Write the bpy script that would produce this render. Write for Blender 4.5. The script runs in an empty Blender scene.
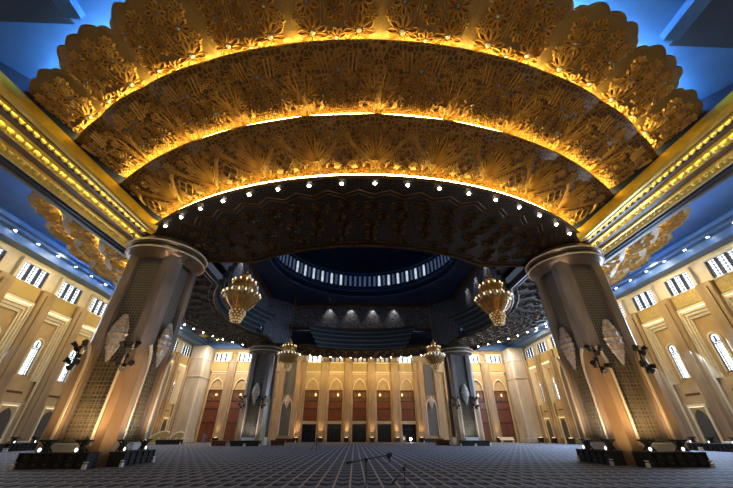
import bpy, bmesh, math, random
from mathutils import Vector, Matrix
random.seed(7)
D = bpy.data
COL = bpy.context.scene.collection
PI = math.pi
rad = math.radians
C = 42.73            # dome axis is at (0, C)
HX = 41.0            # half width of the hall
YB = 83.0            # back wall
YF = -2.0            # front wall, behind the camera
SC = bpy.context.scene

# ------------------------------------------------------------------ materials
def new_mat(name):
    m = D.materials.new(name); m.use_nodes = True
    nt = m.node_tree
    b = nt.nodes['Principled BSDF']
    return m, nt, b

def mat(name, col, col2=None, rough=.5, metal=0., scale=3., detail=4., bump=0., bscale=None, spec=.5, stretch=None, sheen=0, coat=0):
    m, nt, b = new_mat(name)
    b.inputs['Roughness'].default_value = rough
    b.inputs['Metallic'].default_value = metal
    b.inputs['Specular IOR Level'].default_value = spec
    b.inputs['Coat Weight'].default_value = coat
    tc = nt.nodes.new('ShaderNodeTexCoord')
    src = tc.outputs['Object']
    if stretch:
        mp = nt.nodes.new('ShaderNodeMapping'); mp.inputs['Scale'].default_value = stretch
        nt.links.new(src, mp.inputs['Vector']); src = mp.outputs['Vector']
    n = nt.nodes.new('ShaderNodeTexNoise'); n.inputs['Scale'].default_value = scale; n.inputs['Detail'].default_value = detail
    nt.links.new(src, n.inputs['Vector'])
    r = nt.nodes.new('ShaderNodeValToRGB')
    c2 = col2 or tuple(v*.72 for v in col)
    r.color_ramp.elements[0].color = (*c2, 1); r.color_ramp.elements[0].position = .32
    r.color_ramp.elements[1].color = (*col, 1); r.color_ramp.elements[1].position = .68
    nt.links.new(n.outputs['Fac'], r.inputs['Fac'])
    nt.links.new(r.outputs['Color'], b.inputs['Base Color'])
    if bump:
        n2 = nt.nodes.new('ShaderNodeTexNoise'); n2.inputs['Scale'].default_value = bscale or scale*4
        nt.links.new(src, n2.inputs['Vector'])
        bp = nt.nodes.new('ShaderNodeBump'); bp.inputs['Strength'].default_value = bump; bp.inputs['Distance'].default_value = .05
        nt.links.new(n2.outputs['Fac'], bp.inputs['Height']); nt.links.new(bp.outputs['Normal'], b.inputs['Normal'])
    return m

def emit(name, col, strength, base=(.8, .8, .8), vary=0):
    m, nt, b = new_mat(name)
    b.inputs['Base Color'].default_value = (*base, 1)
    b.inputs['Emission Color'].default_value = (*col, 1)
    b.inputs['Emission Strength'].default_value = strength
    if vary:
        tc = nt.nodes.new('ShaderNodeTexCoord')
        n = nt.nodes.new('ShaderNodeTexNoise'); n.inputs['Scale'].default_value = 1.3
        nt.links.new(tc.outputs['Object'], n.inputs['Vector'])
        mr = nt.nodes.new('ShaderNodeMapRange'); mr.inputs[1].default_value = .3; mr.inputs[2].default_value = .7
        mr.inputs[3].default_value = strength*(1-vary); mr.inputs[4].default_value = strength
        nt.links.new(n.outputs['Fac'], mr.inputs[0]); nt.links.new(mr.outputs[0], b.inputs['Emission Strength'])
    return m

def math_node(nt, op, a, b=None, c=None):
    n = nt.nodes.new('ShaderNodeMath'); n.operation = op
    for i, v in enumerate((a, b, c)):
        if v is None: continue
        if isinstance(v, (int, float)): n.inputs[i].default_value = v
        else: nt.links.new(v, n.inputs[i])
    return n.outputs[0]

def mixc(nt, fac, a, b):
    n = nt.nodes.new('ShaderNodeMix'); n.data_type = 'RGBA'
    nt.links.new(fac, n.inputs[0])
    for i, v in ((6, a), (7, b)):
        if isinstance(v, tuple): n.inputs[i].default_value = (*v, 1)
        else: nt.links.new(v, n.inputs[i])
    return n.outputs[2]

def carpet_mat():
    m, nt, b = new_mat('carpet_blue_niches')
    b.inputs['Roughness'].default_value = .8
    b.inputs['Specular IOR Level'].default_value = .12
    tc = nt.nodes.new('ShaderNodeTexCoord'); sp = nt.nodes.new('ShaderNodeSeparateXYZ')
    nt.links.new(tc.outputs['Object'], sp.inputs[0])
    x, y = sp.outputs[0], sp.outputs[1]
    u = math_node(nt, 'SUBTRACT', math_node(nt, 'FRACT', math_node(nt, 'DIVIDE', x, .6)), .5)
    au = math_node(nt, 'ABSOLUTE', u)
    cosu = math_node(nt, 'COSINE', math_node(nt, 'MULTIPLY', u, 2*PI))
    v = math_node(nt, 'ADD', math_node(nt, 'DIVIDE', y, 1.3), math_node(nt, 'MULTIPLY', cosu, .13))
    fv = math_node(nt, 'FRACT', v)
    vline = math_node(nt, 'GREATER_THAN', au, .445)
    hline = math_node(nt, 'LESS_THAN', fv, .09)
    lens = math_node(nt, 'MULTIPLY', math_node(nt, 'LESS_THAN', fv, .58), math_node(nt, 'LESS_THAN', au, .40))
    n = nt.nodes.new('ShaderNodeTexNoise'); n.inputs['Scale'].default_value = .6
    nt.links.new(tc.outputs['Object'], n.inputs['Vector'])
    mid = mixc(nt, n.outputs['Fac'], (.125, .155, .24), (.18, .215, .31))
    c = mixc(nt, lens, mid, (.026, .036, .066))
    line = math_node(nt, 'MAXIMUM', vline, math_node(nt, 'MULTIPLY', hline, .7))
    c = mixc(nt, line, c, (.55, .49, .42))
    nt.links.new(c, b.inputs['Base Color'])
    return m

def grid_mat(name, base, line, sx, sy, lw=.12, rough=.6, metal=0., axes='XZ', bump=.4):
    """stone or screen with a fine lattice cut into it"""
    m, nt, b = new_mat(name)
    b.inputs['Roughness'].default_value = rough; b.inputs['Metallic'].default_value = metal
    tc = nt.nodes.new('ShaderNodeTexCoord'); sp = nt.nodes.new('ShaderNodeSeparateXYZ')
    nt.links.new(tc.outputs['Object'], sp.inputs[0])
    if axes == 'XZ':
        a = math_node(nt, 'ADD', sp.outputs[0], sp.outputs[1])
    else:
        a = sp.outputs[0]
    z = sp.outputs[2]
    d1 = math_node(nt, 'ABSOLUTE', math_node(nt, 'SUBTRACT', math_node(nt, 'FRACT', math_node(nt, 'DIVIDE', a, sx)), .5))
    d2 = math_node(nt, 'ABSOLUTE', math_node(nt, 'SUBTRACT', math_node(nt, 'FRACT', math_node(nt, 'DIVIDE', z, sy)), .5))
    ln = math_node(nt, 'GREATER_THAN', math_node(nt, 'MAXIMUM', d1, d2), .5-lw)
    n = nt.nodes.new('ShaderNodeTexNoise'); n.inputs['Scale'].default_value = 1.2
    nt.links.new(tc.outputs['Object'], n.inputs['Vector'])
    bc = mixc(nt, n.outputs['Fac'], tuple(v*.7 for v in base), base)
    c = mixc(nt, ln, bc, line)
    nt.links.new(c, b.inputs['Base Color'])
    bp = nt.nodes.new('ShaderNodeBump'); bp.inputs['Strength'].default_value = bump; bp.inputs['Distance'].default_value = .06
    nt.links.new(ln, bp.inputs['Height']); nt.links.new(bp.outputs['Normal'], b.inputs['Normal'])
    return m

def carved_mat(name, c1, c2, scale, rough=.6, metal=0., bump=.6):
    """low carved ornament: voronoi cells ringed by a lighter edge"""
    m, nt, b = new_mat(name)
    b.inputs['Roughness'].default_value = rough; b.inputs['Metallic'].default_value = metal
    tc = nt.nodes.new('ShaderNodeTexCoord')
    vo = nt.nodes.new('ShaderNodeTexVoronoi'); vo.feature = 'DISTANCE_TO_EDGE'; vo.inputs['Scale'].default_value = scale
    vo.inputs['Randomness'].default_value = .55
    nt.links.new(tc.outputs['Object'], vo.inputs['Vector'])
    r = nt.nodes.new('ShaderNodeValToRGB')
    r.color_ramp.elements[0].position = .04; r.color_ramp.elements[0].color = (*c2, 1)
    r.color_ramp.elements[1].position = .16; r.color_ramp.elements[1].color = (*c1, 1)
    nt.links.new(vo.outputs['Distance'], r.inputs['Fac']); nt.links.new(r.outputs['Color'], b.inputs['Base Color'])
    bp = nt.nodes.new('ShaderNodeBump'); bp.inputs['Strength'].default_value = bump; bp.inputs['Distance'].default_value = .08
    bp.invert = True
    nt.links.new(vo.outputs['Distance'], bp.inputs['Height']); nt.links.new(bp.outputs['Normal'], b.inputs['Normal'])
    return m

M = {}
M['carpet'] = carpet_mat()
M['wall'] = mat('cream_limestone', (.54, .38, .19), (.42, .285, .135), rough=.55, scale=.8, bump=.15, bscale=6)
M['pilaster'] = mat('tan_marble', (.40, .275, .16), (.27, .18, .10), rough=.35, scale=.9, stretch=(1, 1, .25))
M['frieze'] = carved_mat('carved_beige_frieze', (.40, .29, .10), (.56, .42, .17), 4.5)
M['palestone'] = mat('pale_corner_marble', (.62, .54, .46), (.44, .38, .33), rough=.35, scale=.8, stretch=(1, 1, .3))
M['palewall'] = mat('lightwashed_plaster', (.78, .74, .68), (.68, .63, .56), rough=.6, scale=1)  # bright wash of light round the clerestory, put into the colour
M['trim'] = mat('pale_cream_moulding', (.80, .70, .52), (.72, .62, .45), rough=.5, scale=2)
M['ceil'] = mat('blue_ceiling_plaster', (.060, .19, .52), (.045, .15, .44), rough=.6, scale=.5)
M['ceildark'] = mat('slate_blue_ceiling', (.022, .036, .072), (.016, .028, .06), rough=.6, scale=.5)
M['cornice'] = mat('blue_cornice_paint', (.10, .20, .42), (.08, .16, .36), rough=.4, scale=.5)
M['navy'] = mat('navy_plaster', (.016, .032, .085), (.010, .020, .055), rough=.5, scale=.6)
M['navyfrieze'] = carved_mat('navy_carved_frieze', (.04, .055, .10), (.20, .19, .20), 2.4)
M['slate'] = mat('dark_slate_step', (.030, .042, .050), (.020, .03, .036), rough=.4, scale=1)
M['slatelight'] = mat('grey_step_nosing', (.20, .22, .23), (.14, .16, .17), rough=.4, scale=1)
M['gold'] = carved_mat('antique_gold_lacework', (.105, .045, .008), (.33, .18, .042), 3.4, rough=.42, metal=.3, bump=.5)
M['goldfill'] = mat('shaded_gold_fill', (.28, .145, .030), (.19, .085, .016), rough=.4, metal=.4, scale=1.6)  # darker gold, shade between the relief ridges put into the colour
M['goldrelief'] = mat('raised_gold', (.80, .52, .17), (.58, .34, .09), rough=.34, metal=.35, scale=1.8)  # on flower ridges, lightened to stand in for shading
M['chandgold'] = mat('chandelier_gold', (.62, .36, .10), (.40, .20, .05), rough=.3, metal=.55, scale=1.8)
M['goldpale'] = carved_mat('pale_gold_panel', (.25, .155, .048), (.29, .185, .06), 5.5, rough=.4, metal=.3, bump=.12)
M['goldbar'] = mat('gold_leaf_band', (.88, .58, .06), (.70, .42, .035), rough=.33, metal=.55, scale=1.2)
M['leafgold'] = mat('lit_gold_leaf', (.95, .76, .20), (.85, .62, .10), rough=.35, metal=.15, scale=3)
M['silver'] = mat('silver_flower_heart', (.42, .42, .44), (.30, .30, .33), rough=.35, metal=.6, scale=3)
M['bronze'] = mat('gold_in_shade', (.020, .013, .008), (.010, .008, .007), rough=.45, metal=.4, scale=.8)  # for the rib's outer gold band, darkened as if in shade
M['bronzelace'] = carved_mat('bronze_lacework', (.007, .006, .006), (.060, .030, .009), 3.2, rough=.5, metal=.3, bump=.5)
M['bronzerelief'] = mat('bronze_relief', (.12, .062, .020), (.05, .027, .010), rough=.38, metal=.6, scale=1.2)
M['brown'] = mat('brown_moulding', (.15, .062, .02), (.10, .042, .014), rough=.45, metal=.2, scale=1.5)
M['stone'] = mat('grey_brown_marble', (.27, .225, .20), (.14, .115, .105), rough=.28, scale=.9, detail=8, stretch=(1, 1, .35))
M['stonewarm'] = mat('warm_marble', (.44, .29, .17), (.32, .20, .11), rough=.3, scale=.9, detail=6, stretch=(1, 1, .4))
M['lattice'] = grid_mat('slate_lattice_panel', (.055, .062, .075), (.19, .16, .12), .21, .21, .13, rough=.4)
M['latbar'] = mat('bronze_lattice_bar', (.27, .21, .11), (.19, .14, .07), rough=.4, metal=.3, scale=2)
M['cap'] = mat('bronze_grey_capital', (.20, .145, .10), (.13, .09, .06), rough=.28, metal=.5, scale=1)
M['wood'] = mat('red_brown_wood', (.20, .052, .016), (.12, .030, .010), rough=.4, scale=1.2, stretch=(6, 6, .6), bump=.1)
M['wooddark'] = mat('dark_mahogany', (.075, .022, .010), (.045, .014, .007), rough=.4, scale=1.2, stretch=(6, 6, .6))
M['rosewood'] = mat('dull_carved_wood', (.07, .055, .045), (.05, .04, .03), rough=.5, scale=4)
M['black'] = mat('black_metal', (.008, .008, .009), (.004, .004, .005), rough=.5, scale=3)
M['blackwood'] = mat('black_stained_wood', (.010, .007, .006), (.005, .004, .004), rough=.6, scale=3)
M['doorglass'] = mat('black_door_glass', (.006, .008, .012), (.004, .005, .007), rough=.15, scale=1)
M['white'] = mat('white_paint', (.75, .74, .72), (.66, .65, .63), rough=.4, scale=3)
M['crystal'] = mat('frosted_crystal', (.50, .45, .41), (.30, .26, .24), rough=.25, scale=4, spec=.8)
M['greydoor'] = mat('grey_studded_door', (.085, .075, .062), (.06, .052, .044), rough=.5, scale=4, bump=.3)
M['navypaint'] = mat('navy_window_frame', (.012, .022, .075), (.010, .018, .06), rough=.4, scale=3)
M['bulb'] = emit('candle_flame_bulb', (1.0, .70, .36), 1.6)
M['ledbluedim'] = emit('cool_led_strip_dim', (.34, .62, 1.0), 60)
M['glass'] = mat('chandelier_crystal_glass', (.42, .40, .36), (.22, .20, .17), rough=.12, metal=.3, scale=6, spec=.9)
M['whiteglow'] = emit('flood_lens', (1.0, .95, .88), 2.2)
M['doorled'] = emit('doorway_led', (1.0, .70, .16), 1.3)
M['headled'] = emit('lintel_glow', (1.0, .80, .45), 5)
M['skydrum'] = emit('drum_daylight', (.75, .88, 1.0), 0.9, vary=.5)
M['sky'] = emit('daylit_glass', (.80, .90, 1.0), 3.0, vary=.15)
M['skydim'] = emit('dim_blue_glass', (.20, .36, .75), .16, vary=.4)
M['led'] = emit('warm_led_strip', (1.0, .74, .20), 34)
M['ledrib'] = emit('yellow_led_strip', (1.0, .74, .16), 22)
M['ledblue'] = emit('cool_led_strip', (.40, .74, 1.0), 170)
M['lamp'] = emit('white_lamp', (1.0, .88, .70), 40)
M['lampwarm'] = emit('amber_lamp', (1.0, .58, .18), 4)
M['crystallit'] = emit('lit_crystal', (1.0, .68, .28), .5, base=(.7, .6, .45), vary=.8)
M['skin'] = mat('skin', (.45, .28, .20), rough=.5, scale=5)
M['bluecloth'] = mat('blue_cloth', (.12, .14, .32), rough=.8, scale=5)
M['hair'] = mat('dark_hair', (.02, .015, .01), rough=.6, scale=9)

# ------------------------------------------------------------------ mesh builder
class MB:
    def __init__(s):
        s.v = []; s.f = []; s.mi = []; s.m = 0
    def add(s, vs, fs):
        o = len(s.v); s.v += [tuple(p) for p in vs]
        for f in fs: s.f.append(tuple(i+o for i in f)); s.mi.append(s.m)
    def box(s, x0, x1, y0, y1, z0, z1):
        s.add([(x0,y0,z0),(x1,y0,z0),(x1,y1,z0),(x0,y1,z0),(x0,y0,z1),(x1,y0,z1),(x1,y1,z1),(x0,y1,z1)],
              [(0,3,2,1),(4,5,6,7),(0,1,5,4),(1,2,6,5),(2,3,7,6),(3,0,4,7)])
    def bevbox(s, x0, x1, y0, y1, z0, z1, b=.05):
        z = [z0, z0+b, z1-b, z1]; ins = [b, 0, 0, b]; vs = []
        for k in range(4):
            i = ins[k]
            xa, xb, ya, yb = x0+i, x1-i, y0+i, y1-i
            c = b
            vs += [(xa+c,ya,z[k]),(xb-c,ya,z[k]),(xb,ya+c,z[k]),(xb,yb-c,z[k]),(xb-c,yb,z[k]),(xa+c,yb,z[k]),(xa,yb-c,z[k]),(xa,ya+c,z[k])]
        fs = [tuple(reversed(range(8))), tuple(range(24, 32))]
        for k in range(3):
            for j in range(8):
                a, b2 = k*8+j, k*8+(j+1) % 8
                fs.append((a, b2, b2+8, a+8))
        s.add(vs, fs)
    def tube(s, p0, p1, r0, r1=None, n=8):
        p0 = Vector(p0); p1 = Vector(p1); r1 = r0 if r1 is None else r1
        d = (p1-p0).normalized(); a = d.orthogonal().normalized(); b = d.cross(a)
        vs = []
        for p, r in ((p0, r0), (p1, r1)):
            for k in range(n):
                t = 2*PI*k/n; vs.append(p+(a*math.cos(t)+b*math.sin(t))*r)
        s.add(vs, [(k, (k+1) % n, n+(k+1) % n, n+k) for k in range(n)]+[tuple(reversed(range(n))), tuple(range(n, 2*n))])
    def path(s, pts, r, n=6):
        for a, b in zip(pts, pts[1:]): s.tube(a, b, r, r, n)
    def lathe(s, prof, c=(0, 0, 0), n=24, sx=1, sy=1, a0=0, a1=2*PI, mod=None):
        full = abs(a1-a0-2*PI) < 1e-6
        m = n if full else n+1; vs = []
        for (r, z) in prof:
            for k in range(m):
                t = a0+(a1-a0)*k/n
                rr = r*(mod(t, z) if mod else 1)
                vs.append((c[0]+rr*math.cos(t)*sx, c[1]+rr*math.sin(t)*sy, c[2]+z))
        fs = []
        for i in range(len(prof)-1):
            for k in range(n):
                k2 = (k+1) % m
                fs.append((i*m+k, i*m+k2, (i+1)*m+k2, (i+1)*m+k))
        s.add(vs, fs)
    def prism(s, poly, z0, z1):
        n = len(poly)
        s.add([(x, y, z0) for x, y in poly]+[(x, y, z1) for x, y in poly],
              [tuple(reversed(range(n))), tuple(range(n, 2*n))]+[(k, (k+1) % n, n+(k+1) % n, n+k) for k in range(n)])
    def slab(s, poly, fn, d0, d1):
        """poly in (a,z) pushed between depths d0,d1 by fn(a,depth,z)"""
        n = len(poly)
        s.add([fn(a, d0, z) for a, z in poly]+[fn(a, d1, z) for a, z in poly],
              [tuple(reversed(range(n))), tuple(range(n, 2*n))]+[(k, (k+1) % n, n+(k+1) % n, n+k) for k in range(n)])
    def band(s, inner, outer, fn, d0, d1):
        """open strip between two polylines (same length), with thickness"""
        n = len(inner)
        vs = [fn(a, d0, z) for a, z in inner]+[fn(a, d0, z) for a, z in outer]+[fn(a, d1, z) for a, z in inner]+[fn(a, d1, z) for a, z in outer]
        fs = []
        for k in range(n-1):
            fs += [(k, k+1, n+k+1, n+k), (2*n+k, 2*n+k+1, 3*n+k+1, 3*n+k), (k, k+1, 2*n+k+1, 2*n+k), (n+k, n+k+1, 3*n+k+1, 3*n+k)]
        fs += [(0, n, 3*n, 2*n), (n-1, 2*n-1, 4*n-1, 3*n-1)]
        s.add(vs, fs)
    def ball(s, c, r, n=8, m=6, sc=(1, 1, 1)):
        prof = [(math.sin(PI*i/m)*r, -math.cos(PI*i/m)*r) for i in range(m+1)]
        vs = []
        for (rr, z) in prof:
            for k in range(n):
                t = 2*PI*k/n; vs.append((c[0]+rr*math.cos(t)*sc[0], c[1]+rr*math.sin(t)*sc[1], c[2]+z*sc[2]))
        s.add(vs, [(i*n+k, i*n+(k+1) % n, (i+1)*n+(k+1) % n, (i+1)*n+k) for i in range(m) for k in range(n)])
    def build(s, name, mats, parent=None, smooth=0, loc=None, recalc=True):
        me = D.meshes.new(name)
        me.from_pydata(s.v, [], s.f)
        mats = mats if isinstance(mats, (list, tuple)) else [mats]
        for m in mats: me.materials.append(M[m] if isinstance(m, str) else m)
        if len(mats) > 1: me.polygons.foreach_set('material_index', s.mi)
        if recalc:
            bm = bmesh.new(); bm.from_mesh(me); bmesh.ops.recalc_face_normals(bm, faces=bm.faces); bm.to_mesh(me); bm.free()
        if smooth:
            me.polygons.foreach_set('use_smooth', [True]*len(me.polygons))
            try: me.set_sharp_from_angle(angle=rad(smooth))
            except Exception: pass
        me.update()
        o = D.objects.new(name, me); COL.objects.link(o)
        if parent: o.parent = parent
        if loc: o.location = loc
        return o

def empty(name, label=None, cat=None, loc=(0, 0, 0), rz=0, group=None):
    o = D.objects.new(name, None); COL.objects.link(o)
    o.location = loc; o.rotation_euler = (0, 0, rz); o.empty_display_size = .3
    if label: o['label'] = label
    if cat: o['category'] = cat
    if group: o['group'] = group
    return o
def tag(o, label, cat, group=None):
    o['label'] = label; o['category'] = cat
    if group: o['group'] = group
    return o
def struct(o):
    o['kind'] = 'structure'; return o
def copy_tree(o, parent=None):
    c = o.copy(); COL.objects.link(c)
    if parent: c.parent = parent
    for ch in list(o.children): copy_tree(ch, c)
    return c
def dup(o, loc, rz, label, group=None):
    c = copy_tree(o); c.location = loc; c.rotation_euler = (0, 0, rz); c['label'] = label
    if group: c['group'] = group
    return c
def lamp(kind, name, loc, energy, col, rot=None, target=None, **kw):
    l = D.lights.new(name, kind); l.energy = energy; l.color = col
    for k, v in kw.items(): setattr(l, k, v)
    o = D.objects.new(name, l); COL.objects.link(o); o.location = loc
    if target is not None:
        o.rotation_euler = (Vector(target)-Vector(loc)).to_track_quat('-Z', 'Y').to_euler()
    elif rot: o.rotation_euler = rot
    return o
def pol(a, r, z):      # a in degrees from -Y, around the dome axis (local coordinates)
    return (r*math.sin(rad(a)), -r*math.cos(rad(a)), z)

# ------------------------------------------------------------------ floor, ceiling
b = MB(); b.add([(-HX-2, YF-2, 0), (HX+2, YF-2, 0), (HX+2, YB+2, 0), (-HX-2, YB+2, 0), (-HX-2, YF-2, -.4), (HX+2, YF-2, -.4), (HX+2, YB+2, -.4), (-HX-2, YB+2, -.4)],
                [(0, 1, 2, 3), (7, 6, 5, 4), (0, 4, 5, 1), (1, 5, 6, 2), (2, 6, 7, 3), (3, 7, 4, 0)])
struct(b.build('floor', 'carpet'))

ZC = 21.9
b = MB(); N = 96
ring = []
for k in range(N):
    t = 2*PI*k/N; d = (math.sin(t), -math.cos(t))
    # ray to the hall rectangle
    s1 = min((HX+1.5)/abs(d[0]) if abs(d[0]) > 1e-6 else 1e9, ((YB+1.5-C) if d[1] > 0 else (C-YF+1.5))/abs(d[1]) if abs(d[1]) > 1e-6 else 1e9)
    ring.append((d, s1))
vs = []
for (d, s1) in ring:
    for r in (33.5, 39.2, s1): vs.append((d[0]*r, C+d[1]*r, ZC))
vs2 = [(x, y, z+.5) for x, y, z in vs]; n0 = len(vs)
fs = []
for k in range(N):
    k2 = (k+1) % N
    for j in range(2):
        fs.append((k*3+j, k*3+j+1, k2*3+j+1, k2*3+j)); fs.append((n0+k*3+j, n0+k*3+j+1, n0+k2*3+j+1, n0+k2*3+j))
b.add(vs+vs2, fs)
# corners of the rectangle that the polygon ring cuts off
for sx in (-1, 1):
    for y in (YF-1.5, YB+1.5):
        b.box(min(sx*30, sx*(HX+1.5)), max(sx*30, sx*(HX+1.5)), min(y, y+(12 if y < 0 else -12)), max(y, y+(12 if y < 0 else -12)), ZC+.02, ZC+.5)
struct(b.build('ceiling', 'ceil'))
b = MB(); b.box(-46, 46, -7, 90, 33.0, 33.5)
tn = [0]
def trim(mb, m, smooth=0):
    tn[0] += 1
    return struct(mb.build('trim_%d' % tn[0], m, smooth=smooth))
# ceiling beams and dark coffers of the bay over the camera
for sx in (-1, 1):
    b = MB(); b.box(sx*17.2-.45, sx*17.2+.45, YF, 8.6, ZC-.5, ZC); trim(b, 'ceil')
    b = MB(); b.box(min(sx*17.7, sx*30), max(sx*17.7, sx*30), YF, 9.05, ZC-.12, ZC-.02); trim(b, 'ceildark')
    b = MB()
    p0 = Vector((sx*24.6, 10.2, 0)); p1 = Vector((sx*40, 1.0, 0)); d = (p1-p0).normalized(); q = Vector((-d.y, d.x, 0))*.45
    b.prism([tuple((p0+q)[:2]), tuple((p1+q)[:2]), tuple((p1-q)[:2]), tuple((p0-q)[:2])], ZC-.5, ZC); trim(b, 'ceil')
# cornices along the walls
for sx in (-1, 1):
    b = MB()
    for (x0, x1, z0, z1) in ((39.9, 41.4, 20.25, 21.1), (39.2, 41.4, 21.1, 21.4), (38.6, 41.4, 21.4, ZC)):
        b.box(min(sx*x0, sx*x1), max(sx*x0, sx*x1), YF, YB, z0, z1)
    trim(b, 'cornice')
b = MB()
for (y0, z0, z1) in ((81.9, 20.25, 21.1), (81.2, 21.1, 21.4), (80.6, 21.4, ZC)): b.box(-HX, HX, y0, YB+.4, z0, z1)
trim(b, 'cornice')
# ceiling downlights along both side walls and the back wall
words = ['first', 'second', 'third', 'fourth', 'fifth', 'sixth', 'seventh', 'eighth', 'ninth', 'tenth', 'eleventh', 'twelfth', 'thirteenth', 'fourteenth', 'fifteenth', 'sixteenth', 'seventeenth', 'eighteenth', 'nineteenth', 'twentieth']
def downlight(loc, label, group, size=.17):
    e = empty('ceiling_downlight', label, 'ceiling light', loc, 0, group)
    m = MB(); m.lathe([(size*.75, -.02), (size*1.25, -.05), (size*1.25, .0)], n=12); m.build('trim_ring', 'white', e)
    m = MB(); m.lathe([(0, -.03), (size*.8, -.03)], n=12); m.build('lens', 'lamp', e, recalc=False)
    return e
for sx, nm in ((-1, 'left'), (1, 'right')):
    for k in range(14):
        y = 27.0+k*2.95+(.0 if sx < 0 else -1.2)
        downlight((sx*39.55, y, 21.1), 'white downlight in the cornice above the %s wall, %s from the near end' % (nm, words[k]), 'downlights along the %s wall cornice' % nm)

# ------------------------------------------------------------------ side walls
PITCH = 5.8
KS = list(range(-6, 7))
def yc(k): return 41.7+PITCH*k
wn = [0]
def pointed(w, z0, zs, zt, n=7):
    """outline (a,z) of a pointed arch of half width w: up the left side, over, down the right"""
    L = [(-w, z0)]
    for i in range(n+1):
        q = -1+i/n; L.append((w*q, zs+(zt-zs)*math.sqrt(max(0, 2.25-(q-.5)**2))/1.4142))
    R = [(-a, z) for a, z in reversed(L[:-1])]
    return L+R
def round_arch(w, z0, zs, n=10):
    return [(-w, z0)]+[(-w*math.cos(PI*i/n), zs+w*math.sin(PI*i/n)) for i in range(n+1)]+[(w, z0)]

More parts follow.
